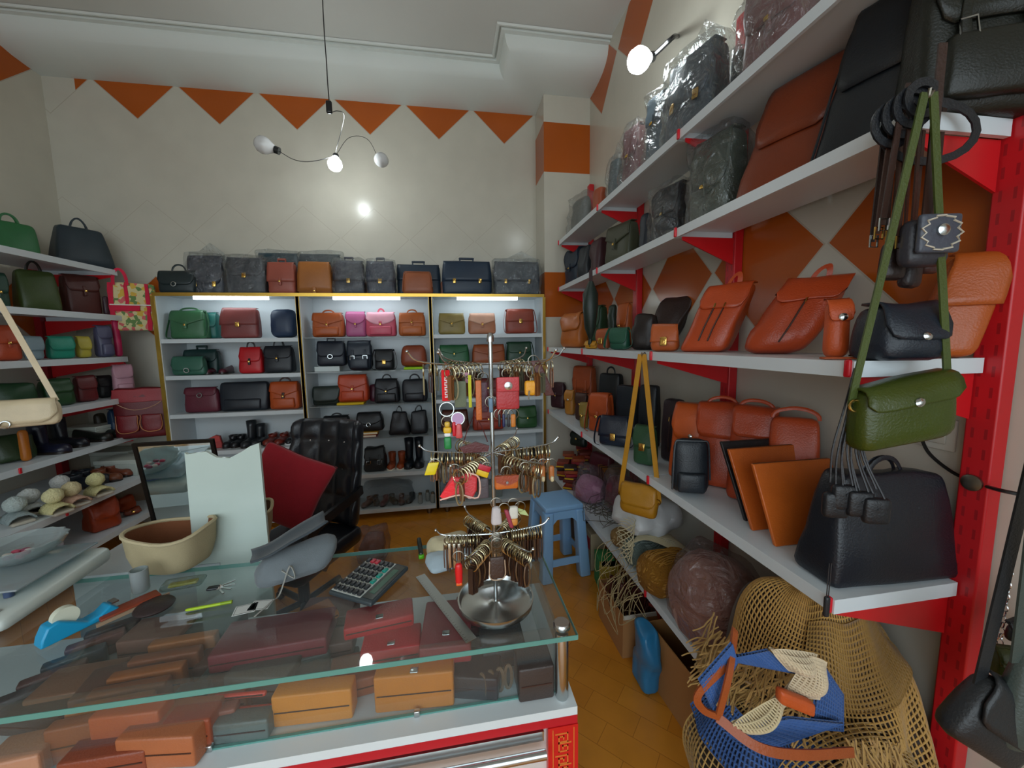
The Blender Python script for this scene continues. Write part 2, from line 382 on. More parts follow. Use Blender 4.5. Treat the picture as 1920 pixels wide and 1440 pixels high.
# floor: honey coloured boards laid in basket squares
def floor_mat():
    M = bpy.data.materials.new('floor_tiles'); M.use_nodes = True; N = M.node_tree.nodes; L = M.node_tree.links; B = N['Principled BSDF']
    ge = N.new('ShaderNodeNewGeometry'); mp = N.new('ShaderNodeMapping'); mp.inputs['Rotation'].default_value = (0, 0, radians(45)); L.new(ge.outputs['Position'], mp.inputs[0])
    ck = N.new('ShaderNodeTexBrick'); ck.inputs['Scale'].default_value = 2.4; ck.inputs['Mortar Size'].default_value = .003; ck.offset = .5
    ck.inputs['Color1'].default_value = hexc('E89A34', 1); ck.inputs['Color2'].default_value = hexc('DC8C2A', 1); ck.inputs['Mortar'].default_value = hexc('B87426', 1)
    L.new(mp.outputs[0], ck.inputs[0]); no = N.new('ShaderNodeTexNoise'); no.inputs['Scale'].default_value = 7; no.inputs['Detail'].default_value = 5; L.new(ge.outputs['Position'], no.inputs[0])
    mx = N.new('ShaderNodeMix'); mx.data_type = 'RGBA'; mx.blend_type = 'MULTIPLY'; mx.inputs[0].default_value = .35
    L.new(ck.outputs[0], mx.inputs[6]); L.new(no.outputs[0], mx.inputs[7]); L.new(mx.outputs[2], B.inputs['Base Color']); B.inputs['Roughness'].default_value = .25
    return M
struct(G().box(XL-.1, XR+.1, YF, YB+.1, -.1, 0), 'floor', floor_mat())
struct(G().box(XL-.1, XR+.1, YF, YB+.1, ZC, ZC+.1), 'ceiling', Mplaster)
struct(G().box(XL-.1, XR+.1, YB, YB+.1, 0, ZC), 'wall_back', Mback)
struct(G().box(XR, XR+.1, YF, YB, 0, ZC), 'wall_right', Mright)
struct(G().box(XL-.1, XL, YF, YB, 0, ZC), 'wall_left', Mleft)
pl = G(); pl.box(XC, XR, YC, YB, 0, ZC); o = struct(pl, 'wall_pillar', Mcol)
# front: masonry above and beside the open shop front
struct(G().box(XL-.1, XR+.1, YF-.1, YF, 3.25, ZC), 'wall_front', Mplain)
WF = mat('metal', '3A3C40', 1, .5)
g = G(); g.box(XL, XR, YF-.06, YF, .0, .06).box(XL, XR, YF-.06, YF, 3.19, 3.25).box(XL, XR, YF-.06, YF, 2.2, 2.26)
for x in (XL+.03, -1.6, -.6, .4, XR-.03): g.box(x-.025, x+.025, YF-.058, YF-.002, .06, 3.19)
struct(g, 'window_1', WF)
struct(G().box(XL, -1.6, YF-.05, YF-.01, .06, .7).box(.4, XR, YF-.05, YF-.01, .06, .7), 'trim_3', mat('paint', 'B8B4A8', 1))
struct(G().box(-8, 8, -12, YF-.1, -.12, -.02), 'floor_outside', mat('paper', '8A8680', 1))
# plaster cove
prof = [(0, 3.66), (.10, 3.663), (.2, 3.672), (.28, 3.69), (.34, 3.72), (.375, 3.757), (.39, 3.80), (.39, 3.815), (.42, 3.818), (.42, 3.84)]
path = [(XL, YB, 0, -1), (XC, YB, -1, -1), (XC, YC, -1, -1), (XR, YC, 0, -1)]
g = G(); g.grid([[(x+q*a, y+q*b, z) for q, z in prof] for x, y, a, b in path]); o = struct(g, 'trim_1', mat('paint', 'DAE0DC', 1, .6))
g = G(); g.grid([[(x+(q+.43)*a, y+(q+.43)*b, 3.84-z) for q, z in ((0, .002), (.008, .014), (.02, .014), (.028, .002))] for x, y, a, b in path]); struct(g, 'trim_2', mat('paint', 'DAE0DC', 1, .6))

# ================================================================ RIGHT WALL SHELVING
WHITE = mat('paint', 'D6DEE2', 1, .35); RED = mat('paint', 'C8141C', 1, .35)
def slot_mat():
    M = RED.copy(); M.name = 'red_slotted_steel'; N = M.node_tree.nodes; L = M.node_tree.links; B = N['Principled BSDF']
    tc = N.new('ShaderNodeTexCoord'); sp = N.new('ShaderNodeSeparateXYZ'); L.new(tc.outputs['Object'], sp.inputs[0])
    def mth(op, a, b=0):
        n = N.new('ShaderNodeMath'); n.operation = op
        for i, v in enumerate((a, b)):
            if isinstance(v, (int, float)): n.inputs[i].default_value = v
            else: L.new(v, n.inputs[i])
        return n.outputs[0]
    k = mth('MULTIPLY', mth('LESS_THAN', mth('FRACT', mth('MULTIPLY', sp.outputs[2], 20)), .5), mth('LESS_THAN', mth('ABSOLUTE', mth('SUBTRACT', mth('ABSOLUTE', sp.outputs[1]), .012)), .003))
    mx = N.new('ShaderNodeMix'); mx.data_type = 'RGBA'; L.new(k, mx.inputs[0]); mx.inputs[6].default_value = hexc('C01820', 1); mx.inputs[7].default_value = hexc('9A141C', 1)
    L.new(mx.outputs[2], B.inputs['Base Color']); return M
SLOT = slot_mat()
PY = [.71, 1.58, 2.47, 3.36]
SH = {1: (2.42, .985), 2: (2.023, .985), 3: (1.495, .885), 4: (.928, .885), 5: (.375, .885)}   # top z, front x
upl = ['red slotted steel upright nearest the camera at the right edge', 'second red slotted upright from the camera, behind the large orange bags', 'third red slotted upright, behind the dark draped bag', 'farthest red slotted upright, next to the tiled pillar']
for i, y in enumerate(PY):
    T = thing('shelf_upright', (XR, y, 0), 0, upl[i], 'shelf upright', 'uprights of the right wall shelving')
    G().box(-.045, -.003, -.028, .028, .0, 2.9).build('post', SLOT, T, bevel=.004)
    if i == 0: G().lathe([(.02, 0), (.02, .006), (.008, .01)], 14, fn=lambda x, yy, z: (-.046-z, yy, 1.19+x)).build('bolt', IRON(), T)
bay = ['near', 'middle', 'far']; lev = {1: 'topmost', 2: 'second from top', 3: 'eye-level', 4: 'waist-level', 5: 'lowest'}
for k, (z, xf) in SH.items():
    for i in range(3):
        y0, y1 = PY[i]+.003, PY[i+1]-.003
        T = thing('wall_shelf', (XR, (y0+y1)/2, z), 0, '%s white metal shelf on the right wall, %s bay' % (lev[k], bay[i]), 'shelf', 'white shelves on the right wall')
        h = (y1-y0)/2; d = XR-xf
        G().box(-d, -.05, -h, h, -.012, 0).box(-d, -d+.012, -h, h, -.036, -.012).box(-d+.012, -.05, -h, -h+.012, -.036, -.012).box(-d+.012, -.05, h-.012, h, -.036, -.012).build('panel', WHITE, T)
        for s in ((-1, 1) if i == 0 else (1,)):
            yy = s*(h-.018)
            G().prism([(-.05, -.037), (-d+.02, -.037), (-d+.02, -.05), (-.05, -.15)], yy-.003, yy+.003).build('bracket', RED, T)
            G().soft(.01, .014, .04, .004, 1, (-d-.004, s*(h-.004) if s > 0 else -h+.01, -.036)).build('clip', mat('plastic', 'D01828', 1), T)
# ================================================================ LEFT WALL SHELVING
LX = -2.5; LS = [2.145, 1.80, 1.482, 1.165, .862, .585, .30]
for k, z in enumerate(LS):
    T = thing('wall_shelf', (XL, 2.62, z), 0, 'white metal shelf on the left wall, %s from the top' % ['first', 'second', 'third', 'fourth', 'fifth', 'sixth', 'seventh'][k], 'shelf', 'white shelves on the left wall')
    xf = LX-XL if k < 5 else .75
    G().box(.05, xf, -.87, .87, -.012, 0).box(xf-.012, xf, -.87, .87, -.04, -.012).box(.05, xf-.012, .858, .87, -.04, -.012).build('panel', WHITE, T)
    for s in (-.85, .85): G().prism([(.05, -.041), (xf-.02, -.041), (xf-.02, -.055), (.05, -.15)], s-.003, s+.003).build('bracket', RED, T)
    if k > 3: G().soft(.01, .014, .035, .004, 1, (xf+.004, .0, -.036)).build('clip', mat('plastic', 'D01828', 1), T)
for y in (1.77, 3.47):
    T = thing('shelf_upright', (XL, y, 0), 0, 'red upright of the left wall shelving, %s end' % ('far' if y > 2 else 'near'), 'shelf upright')
    G().box(.003, .045, -.028, .028, 0, 2.3).build('post', mat('paint', '8A1018', 1), T)

# ================================================================ BACK CABINETS (three white units with gold edges)
CY, CB = 3.41, 3.72
CW = mat('paint', 'CBD3D6', 1, .4); LED = mat('emit', 'E4F0FF', 9); GLS = mat('glass', 'F2FAF6'); EDG = mat('glass', '4E7A6C', .3)
GOLDS = mat('metal', 'C9A24A', 1, .3)
cabs = [(-2.225, -1.195, 'white display cabinet with solid shelves, left of three', [1.612, 1.322, 1.012, .70, .39, .08], 'w'),
        (-1.195, -.14, 'white display cabinet with glass shelves, middle of three', [1.612, 1.322, 1.03, .735, .415, .09], 'g'),
        (-.14, .862, 'white display cabinet behind the key ring stand, right of three', [1.622, 1.352, 1.05, .74, .415, .09], 'w')]
ZT = 1.955
for i, (x0, x1, lab, zs, ty) in enumerate(cabs):
    T = thing('display_cabinet', ((x0+x1)/2, CB, 0), 0, lab, 'cabinet', 'display cabinets along the back wall'); w = (x1-x0)/2-.001; D = CB-CY
    G().box(-w, -w+.018, -D, 0, .06, ZT).build('side_panel', CW, T); G().box(w-.018, w, -D, 0, .06, ZT).build('side_panel', CW, T)
    G().box(-w, w, -D, 0, ZT-.0, ZT+.012).build('top_panel', CW, T); G().box(-w, w, -.01, 0, .06, ZT).build('back_panel', CW, T)
    for j, z in enumerate(zs):
        if ty == 'g' and j < 4:
            s = G().box(-w+.02, w-.02, -D+.02, -.012, z-.008, z).build('glass_shelf', GLS, T)
            G().box(-w+.02, w-.02, -D+.0185, -D+.02, z-.008, z).build('edge', EDG, s)
        else: G().box(-w+.019, w-.019, -D+.004, -.011, z-.032, z).build('shelf_panel', CW, T)
    g = G(); g.box(-w-.001, w+.001, -D-.012, -D-.001, ZT-.012, ZT+.014)
    for s in (-1, 1): g.box(s*w-.012, s*w+.012, -D-.012, -D-.001, .06, ZT-.013)
    g.build('gold_edging', GOLDS, T)
    G().box(-.27, .27, -D+.05, -D+.085, ZT-.03, ZT-.001).build('light_tube', LED, T)
    for s in (-1, 1): G().lathe([(.02, 0), (.025, .06)], 10, (s*(w-.08), -D+.05, 0)).build('foot', IRON(), T)

# ================================================================ COUNTER with glass show case
ZG, ZB = .85, .66; GX0, GX1, GY0, GY1 = -1.75, .283, .812, 1.30
T = thing('shop_counter', ((GX0+GX1)/2, (GY0+GY1)/2, 0), 0, 'white and red shop counter base with key-pattern corner and steel rail', 'counter'); cx = (GX0+GX1)/2; cy = (GY0+GY1)/2
w = (GX1-GX0)/2; d = (GY1-GY0)/2
CREAM = mat('paint', 'DAD4D0', 1, .3)
G().box(-w, w-.0, -d, d, ZB-.022, ZB).build('counter_top', mat('paint', 'DDE6E8', 1, .3), T)
G().box(-w+.01, w-.012, -d+.014, d-.01, .0, ZB-.023).build('carcass', CREAM, T)
G().box(-w, w, -d-.001, -d+.012, ZB-.044, ZB-.022).build('red_band', mat('paint', 'C01828', 1, .35), T)
pil = G().box(w-.075, w+.001, -d-.003, -d+.06, .0, ZB-.045).build('corner_pilaster', mat('paint', 'D01C1C', 1, .35), T)
g = G(); px, pz = w-.056, ZB-.05
key = [(0, 0), (30, 0), (30, -22), (8, -22), (8, -8), (20, -8), (20, -15)]
for q in range(7):
    for sx in (1, -1):
        for a, b in zip(key[:-1], key[1:]):
            x_0, x_1 = sorted((a[0], b[0])); z_0, z_1 = sorted((a[1], b[1])); oz = pz-.013-q*.06 - (0 if sx > 0 else .026); 
            if sx < 0: x_0, x_1 = 38-x_1, 38-x_0
            g.box(px+x_0*.001-.0014, px+x_1*.001+.0014, -d-.0045, -d-.003, oz+z_0*.001-.0014, oz+z_1*.001+.0014)
g.box(px-.008, px-.006, -d-.0045, -d-.003, .05, pz).box(px+.045, px+.047, -d-.0045, -d-.003, .05, pz).build('key_pattern', mat('paint', 'E08038', 1), pil)
G().tube([(-w, -d-.022, ZB-.088), (w-.085, -d-.022, ZB-.088)], .011, 12).box(-w, w-.085, -d-.002, -d+.005, ZB-.075, ZB-.05).build('steel_rail', CHROME(), T)
# glass case
T = thing('glass_show_case', (cx, cy, ZB), 0, 'glass show case with chrome posts on the counter top, full of leather goods', 'show case'); hz = ZG-ZB
GL = mat('glass', 'F2FAF6', .025); GE = mat('plastic', '5E968C', 1, .1)
s = G().box(-w, w, -d, d, hz-.012, hz).build('glass_top', GL, T)
g = G().box(-w, w, -d-.0015, -d, hz-.012, hz).box(w, w+.0015, -d, d, hz-.012, hz).box(-w, w, d, d+.0015, hz-.012, hz).build('glass_edge', GE, s)
s = G().box(-w, w-.045, -d+.045, -d+.051, .001, hz-.013).build('front_pane', GL, T)
G().box(-w, w-.045, -d+.0445, -d+.0515, .0, .004).build('pane_edge', GE, s)
s = G().box(w-.04, w-.034, -d+.052, d-.03, .001, hz-.013).build('side_pane', GL, T)
for x, y in ((w-.03, -d+.032), (w-.03, d-.032), (-w+.03, -d+.032)):
    G().lathe([(.015, 0), (.0165, .004), (.0165, hz-.02), (.015, hz-.014)], 18, (x, y, 0)).build('chrome_post', CHROME(), T)
    G().lathe([(.021, 0), (.021, .009), (.018, .013)], 20, (x, y, hz+.0)).build('post_cap', CHROME(), T)
for x in (-.26, .18, .62): G().soft(.014, .012, .016, .003, 1, (w*x, -d+.045, 0)).build('glass_clip', CHROME(), T)
# ================================================================ GOODS IN AND ON THE BACK CABINETS
def cab(kind, x0, x1, yt, z, name, col, label, yf=3.45, d=.10, rz=0, **k):
    """stand a thing on a cabinet shelf: left/right edge, top edge, shelf height, distance of its front"""
    a = fitX(x0, yf, z+.08); b = fitX(x1, yf, z+.08); cx = (a+b)/2; h = fitZ(yt, cx, yf) - z; w = abs(b-a)
    fn = tote if kind == 't' else bag
    return fn(name, (cx, yf+d/2+.01, z+.001), rz, w*.97, h, d, col, label, **k)
z1, z2, z3, z4, z5 = cabs[0][3][:5]
K = 'bags in the left display cabinet'
cab('b', 313, 382, 583, z1, 'satchel', '2E5A3A', 'green leather satchel on the top shelf of the left cabinet', strap=True, group=K, shape='v', flap=.5, handle='top', hh=.03, d=.12, hw=.15, seed=1)
cab('b', 372, 405, 587, z1, 'satchel', '14564E', 'small teal satchel half behind the green one, left cabinet', yf=3.54, strap=False, group=K, seed=2)
cab('b', 408, 482, 578, z1, 'briefcase', '6E3230', 'reddish brown briefcase on the top shelf of the left cabinet', flap=.55, shape='s', clasp='lock', group=K, d=.1, shear=.03, seed=3)
cab('b', 502, 550, 579, z1, 'handbag', '1C2C44', 'plain navy bag at the right end of the left cabinet top shelf', flap=0, clasp=None, top=1, r=.05, d=.13, group=K, seed=4)
cab('b', 316, 382, 670, z2, 'clutch_bag', '2E5A4A', 'small green clutch with a silver ring on the second shelf, left cabinet', flap=.75, clasp='ring', d=.07, group=K, seed=5, yf=3.43)
cab('b', 339, 407, 657, z2, 'handbag', '16302E', 'dark green bag standing behind the small green clutch, left cabinet', yf=3.55, flap=.5, handle='brief', clasp=None, group=K, seed=6)
cab('t', 443, 490, 652, z2, 'handbag', 'A8141C', 'bright red handbag with a black handle on the second shelf', flap=.55, handle='top', hcol='141414', clasp='tab', d=.1, top=.85, group=K, seed=7, hh=.05)
cab('t', 490, 547, 650, z2, 'handbag', '1A1E24', 'black handbag with two tall handles beside the red one', flap=.45, clasp='tab', d=.12, top=.92, group=K, seed=8, hh=.06)
cab('b', 341, 408, 729, z3, 'clutch_bag', '58202E', 'burgundy clutch with silver frame clasp on the third shelf, left cabinet', flap=.3, clasp='ring', d=.07, group=K, seed=9)
cab('t', 408, 500, 718, z3, 'handbag', '1A2028', 'wide black handbag with side buckles on the third shelf, left cabinet', flap=0, top=1, handle=None, pocket=True, d=.12, group=K, seed=10, ) 
cab('b', 502, 560, 718, z3, 'satchel', 'A04418', 'orange brown satchel with a dark handle on the third shelf, left cabinet', flap=.5, shape='v', handle='top', hcol='3A2018', pocket=True, d=.12, group=K, seed=11, hh=.04)
# wallet, shoes on the fourth shelf
def cshoe(x, z, L, col, label, rz=0, yf=3.47, **k):
    return shoe(k.pop('name', 'shoe'), (fitX(x, yf+.1, z), yf+L*.5, z+.001), rz, L, col, label, **k)
T = thing('wallet', (fitX(388, 3.5, z4), 3.5, z4+.001), .3, 'red leather wallet leaning up on the fourth shelf of the left cabinet', 'wallet')
G().prism([(-.11, 0), (.115, 0), (.10, .1), (.07, .11), (-.1, .03)], -.02, .02).build('body', leather('9A2824'), T, bevel=.004)
G().prism([(-.09, .03), (.10, .06), (.095, .1), (.07, .11), (-.1, .03)], -.024, -.0205).build('flap', leather('A82C28'), T)
cshoe(434, z4, .2, '16181C', 'black low ankle boots pair, left one, fourth shelf of the left cabinet', shaft=.05, name='ankle_boot', group='pair of black ankle boots')
cshoe(449, z4, .2, '16181C', 'black low ankle boots pair, right one, fourth shelf of the left cabinet', shaft=.05, name='ankle_boot', group='pair of black ankle boots')
cshoe(468, z4, .22, '22262A', 'tall dark boot standing behind the black ankle boots', shaft=.17, name='boot', yf=3.44, group='pair of tall dark boots')
cshoe(485, z4, .22, '22262A', 'tall dark boot with slumped shaft left of the red brown sandals', shaft=.13, name='boot', group='pair of tall dark boots')
for q, x in enumerate((508, 529)):
    cshoe(x, z4, .21, '6E2418', '%s red brown sandal of the pair in the left cabinet' % ('left', 'right')[q], shaft=.04, name='sandal', group='pair of red brown sandals')
for q, x in enumerate((549, 564)):
    cshoe(x, z4, .22, '14161A', '%s black and white sneaker at the right end of the fourth shelf' % ('left', 'right')[q], shaft=.05, name='sneaker', sole='D0D0D0', group='pair of black sneakers')
for q, x in enumerate((400, 427)):
    cshoe(x, z2, .17, '4A1826', '%s burgundy slipper of the pair beside the green clutch' % ('left', 'right')[q], name='slipper', group='pair of burgundy slippers')
T = thing('gift_box', (fitX(375, 3.6, z3), 3.63, z3+.001), 0, 'flat grey box behind the burgundy clutch on the third shelf', 'box'); G().box(-.13, .13, -.03, .06, 0, .06).build('carton', mat('paper', '8A9096', 1), T, bevel=.003)
# ---- middle cabinet
z1, z2, z3, z4, z5 = cabs[1][3][:5]; K = 'bags in the middle display cabinet'
cab('b', 582, 643, 587, z1, 'satchel', '9A4A20', 'orange brown satchel with dark handle, left end of the middle cabinet top shelf', flap=.5, shape='v', handle='top', hh=.03, pocket=True, d=.12, group=K, seed=12)
cab('b', 646, 686, 585, z1, 'satchel', 'A0507A', 'plain pink satchel behind the pink one with flap, middle cabinet', flap=.5, shape='c', d=.09, yf=3.5, group=K, seed=13, strap=False)
cab('b', 684, 742, 586, z1, 'satchel', 'B84A60', 'pink satchel with a curved flap on the top shelf, middle cabinet', flap=.5, shape='c', fcol='D898A8', handle='loop', d=.12, pocket=True, group=K, seed=14)
cab('b', 746, 798, 587, z1, 'satchel', 'A05424', 'orange brown satchel with a tall handle, right end of the middle cabinet top shelf', flap=.42, shape='s', handle='top', hh=.035, pocket=True, d=.12, group=K, seed=15)
cab('b', 591, 647, 641, z2+.045, 'handbag', '141C28', 'navy bag with a square silver buckle on a clear box, middle cabinet', flap=.62, shape='r', clasp='ring', handle='brief', d=.1, group=K, seed=16)
T = thing('clear_box', (fitX(616, 3.5, z2), 3.51, z2+.001), 0, 'clear plastic box under the navy bag on a glass shelf', 'box')
G().box(-.1, .1, -.045, .045, 0, .004).box(-.1, .1, -.045, -.041, .004, .042).box(-.1, .1, .041, .045, .004, .042).box(-.1, -.096, -.041, .041, .004, .042).box(.096, .1, -.041, .041, .004, .042).build('tray', mat('glass', 'D8E4DC', .5), T)
G().soft(.05, .02, .03, .008, 1, (0, 0, .006)).build('lining', mat('cloth', 'D8D8D0', 1), T)
cab('b', 649, 697, 640, z2, 'backpack', '16202C', 'small navy backpack with two silver buckles, middle cabinet', flap=.5, shape='s', clasp='buckle2', top=.95, r=.045, d=.1, group=K, seed=17, pocket=True)
cab('b', 701, 738, 656, z2, 'handbag', '12161A', 'small black bag with a gold tab between the backpack and the brown bag', flap=.6, clasp='lock', d=.1, strap=True, group=K, seed=18)
cab('b', 749, 801, 647, z2+.022, 'handbag', '7A3820', 'rounded brown bag on a lime green box, middle cabinet', flap=0, clasp=None, r=.055, top=.85, piping=False, d=.09, group=K, seed=19)
T = thing('flat_box', (fitX(777, 3.5, z2), 3.50, z2+.001), 0, 'thin lime green box under the rounded brown bag', 'box'); G().box(-.085, .085, -.06, .06, 0, .02).build('carton', mat('paper', '9AC818', 1), T, bevel=.004)
cab('b', 583, 632, 727, z3, 'clutch_bag', '16221E', 'dark green clutch leaning open at the left of the third glass shelf', flap=.8, clasp=None, top=1.1, shear=.12, d=.06, group=K, seed=20)
cab('b', 631, 690, 705, z3+.022, 'satchel', 'A43A1C', 'red orange satchel on a thin yellow box, middle cabinet', flap=.5, shape='v', d=.11, pocket=True, strap=False, group=K, seed=21)
T = thing('flat_box', (fitX(660, 3.5, z3), 3.50, z3+.001), 0, 'thin yellow box under the red orange satchel', 'box'); G().box(-.11, .11, -.06, .06, 0, .02).build('carton', mat('paper', 'D8B418', 1), T, bevel=.004)
cab('b', 699, 749, 713, z3, 'handbag', '14161C', 'black handled bag with a flap on the third glass shelf, left of its twin', flap=.5, shape='v', handle='top', hh=.045, pocket=True, d=.13, top=.85, group=K, seed=22)
cab('b', 753, 801, 712, z3, 'handbag', '10131A', 'black handled bag at the right end of the third glass shelf', flap=0, clasp=None, handle='top', hh=.045, pocket=True, d=.13, top=.95, group=K, seed=23)
cab('b', 691, 707, 722, z3, 'handbag', '4A1426', 'maroon bag squeezed between the red satchel and the black bag', flap=0, clasp=None, yf=3.55, group=K, seed=24)
cab('b', 603, 655, 783, z4, 'handbag', '101318', 'black bag showing above the chair back, middle cabinet', flap=.5, handle='top', hh=.03, group=K, seed=25)
cab('b', 664, 718, 777, z4+.05, 'handbag', '12151A', 'black bag with rounded flap on a pile of books', flap=.6, shape='c', clasp='ring', top=.85, d=.12, group=K, seed=26)
for q, (c, lb) in enumerate((('8A2030', 'red boxed book at the bottom of the small pile'), ('D8A020', 'yellow edged book on top of the small pile'))):
    T = thing('book', (fitX(690+q*2, 3.5, z4), 3.51, z4+.001+q*.024), .04*q, lb+', middle cabinet', 'book'); G().box(-.08, .08, -.055, .055, 0, .022).build('cover', mat('paper', c, 1), T, bevel=.002); G().box(-.077, .077, -.0555, .053, .004, .018).build('pages', mat('paper', 'E8E0C8', 1), T)
cab('t', 726, 770, 775, z4, 'handbag', '101218', 'slouchy black bag with a top handle, left of the pair on the fourth glass shelf', flap=0, top=.6, handle='top', hh=.05, d=.13, wob=.014, group=K, seed=27)
cab('t', 768, 802, 772, z4, 'handbag', '10141A', 'slouchy black bag with a top handle, right of the pair on the fourth glass shelf', flap=0, top=.85, handle='top', hh=.05, d=.13, wob=.012, group=K, seed=28)
cab('b', 680, 723, 843, z5, 'backpack', '14181A', 'black backpack on the white fifth shelf beside the chair', flap=.5, clasp='buckle2', wob=.015, top=.85, d=.13, group=K, seed=29)
for q, x in enumerate((735, 753)):
    cshoe(x, z5, .2, '8A3C1A', '%s tan ankle boot with white sole in the middle cabinet' % ('left', 'right')[q], shaft=.10, sole='D8D0C0', name='ankle_boot', group='pair of tan ankle boots')
for q, x in enumerate((767, 786)):
    cshoe(x, z5, .24, '121820', '%s tall black boot next to the tan pair, middle cabinet' % ('left', 'right')[q], shaft=.21, name='boot', group='pair of tall black boots')
# shoes wrapped in plastic on the bottom shelf
z6 = cabs[1][3][5]
for q in range(6):
    x = 690+q*16; L_ = .15
    T = shoe('shoe', (fitX(x, 3.55, z6), 3.53+.02*(q % 2), z6+.001), (-.4, .3, -.2, .5, .1, -.3)[q], L_, ('5A2A20', '2A2E2E', '6A3034', '24302C', '502A22', '303436')[q], '%s shoe heaped in the clear plastic bag on the bottom shelf' % ('leftmost brown', 'second from left black', 'third from left red brown', 'fourth from left green black', 'fifth from left brown', 'rightmost grey')[q], group='shoes in the plastic bag', shaft=.04)
T = thing('plastic_bag', (fitX(727, 3.56, z6), 3.56, z6+.002), 0, 'clear crinkled plastic bag full of shoes on the bottom shelf', 'plastic bag')
G().soft(.46, .24, .2, .05, 12, fn=mkdef(.46, .24, .2, .9, .8, .2, .018, 3)).build('film', mat('wrap', 'E8ECEE'), T)
for q, x in enumerate((789, 802, 812)):
    T = thing('glass_jar', (fitX(x, 3.5, z6), 3.47+.05*(q % 2), z6+.001), 0, '%s small glass jar on the bottom shelf of the middle cabinet' % ('leftmost', 'middle', 'rightmost')[q], 'jar', 'small jars')
    G().lathe([(.018, 0), (.022, .01), (.022, .07), (.014, .085)], 14).build('glass', mat('glass', 'B8B8B0', .3), T); G().lathe([(.016, .086), (.016, .1)], 14).build('lid', IRON(), T)
# ---- right cabinet
z1, z2, z3, z4, z5 = cabs[2][3][:5]; K = 'bags in the right display cabinet'
cab('b', 821, 873, 588, z1, 'satchel', '7A6A38', 'olive satchel at the left of the right cabinet top shelf', flap=.5, shape='v', d=.1, group=K, seed=30)
cab('b', 878, 931, 588, z1, 'satchel', '9A6448', 'tan satchel with pale flap in the middle of the right cabinet top shelf', flap=.55, shape='v', fcol='B48A74', d=.1, group=K, seed=31)
cab('b', 949, 1004, 580, z1, 'satchel', '7C3424', 'red brown satchel with a looping strap, right end of the top shelf', flap=.5, shape='s', clasp='lock', strap=True, d=.11, group=K, seed=32)
cab('b', 822, 881, 648, z2, 'satchel', '1E5230', 'bright green satchel on the second shelf of the right cabinet', flap=.45, shape='v', d=.1, group=K, seed=33)
cab('b', 885, 949, 647, z2, 'satchel', '83401C', 'brown satchel between two green ones, right cabinet', flap=.5, shape='v', d=.1, group=K, seed=34)
cab('b', 951, 999, 642, z2, 'satchel', '1C3A28', 'dark green satchel at the right end of the second shelf', flap=.5, strap=True, d=.1, group=K, seed=35)
cab('b', 830, 872, 715, z3, 'handbag', '301A1C', 'dark brown bag behind the hanging key rings, third shelf of the right cabinet', flap=.5, group=K, seed=36)
cab('b', 885, 945, 712, z3, 'handbag', '5A1E1E', 'maroon bag behind the hanging key rings, third shelf of the right cabinet', flap=.5, group=K, seed=37)
cab('b', 955, 1005, 718, z3, 'handbag', '3A2420', 'chestnut bag at the right end of the third shelf, right cabinet', flap=.5, group=K, seed=38)
cab('b', 826, 880, 772, z4, 'handbag', '4A2218', 'dark chestnut bag on the fourth shelf of the right cabinet', flap=.5, group=K, seed=39)
cab('b', 886, 946, 766, z4, 'satchel', '8A2E1A', 'red brown satchel on the fourth shelf behind the card holder', flap=.5, pocket=True, group=K, seed=40)
cab('b', 970, 1009, 765, z4, 'handbag', '244A26', 'small green bag at the right end of the fourth shelf', flap=.5, d=.13, group=K, seed=41)
for q, x in enumerate((955, 978, 1000)):
    cshoe(x, z5+.0, .22, '16181A', '%s black shoe in the row on the fifth shelf of the right cabinet' % ('leftmost', 'middle', 'rightmost')[q], shaft=.05, group='black shoes on the fifth shelf')
for q, x in enumerate((838, 860)):
    cshoe(x, z5+.0, .22, '1C1C20', '%s black pump behind the brass rings, right cabinet' % ('left', 'right')[q], name='pump', group='pair of black pumps')
for q in range(2):
    T = thing('storage_box', (.05+q*.3, 3.55, cabs[2][3][5]+.001), 0, '%s grey box on the bottom shelf of the right cabinet' % ('left', 'right')[q], 'box', 'grey boxes'); G().box(-.11, .11, -.08, .08, 0, .1).build('carton', mat('paper', '7C8480', 1), T, bevel=.004)
    G().box(-.113, .113, -.083, .083, .1, .122).build('lid', mat('paper', '8A928E', 1), T, bevel=.003)
# ---- on top of the cabinets
zt = ZT+.015; K = 'bags standing on top of the cabinets'
def top_(x0, x1, yt, *a, **k): return cab('b', x0, x1, yt, zt, *a, group=K, **k)
top_(291, 361, 507, 'satchel', '1A2628', 'black satchel with ring clasp and thin handle, leftmost on top of the cabinets', flap=.62, clasp='ring', handle='top', hh=.06, d=.13, shape='r', seed=42, top=1)
top_(349, 418, 478, 'briefcase', '2A2E3A', 'large dark briefcase in a pointed plastic wrapper with gold lock', flap=.75, clasp='two', wrap=True, ears=True, d=.12, seed=43, yf=3.5, top=.95)
top_(421, 495, 482, 'briefcase', '2C3038', 'dark bag in crinkled plastic between the gold-locked briefcase and the salmon satchel', flap=.5, clasp='lock', wrap=True, d=.12, seed=44, top=.95)
top_(485, 560, 474, 'briefcase', '1E343C', 'long dark teal bag in plastic behind the salmon satchel', flap=.5, wrap=True, d=.08, yf=3.64, seed=45, top=1)
top_(562, 640, 476, 'briefcase', '2A3438', 'long dark bag in plastic behind the tan satchel', flap=.5, wrap=True, d=.08, yf=3.64, seed=46, top=1)
top_(499, 552, 491, 'satchel', '8A4638', 'salmon brown satchel with straight flap on top of the cabinets', flap=.62, shape='s', pocket=False, clasp='tab', handle='brief', d=.11, seed=47, top=.97)
top_(555, 622, 490, 'messenger_bag', '8E5624', 'tan messenger bag with full flap on top of the cabinets', flap=.93, shape='s', clasp='tab', d=.11, seed=48, top=.9)
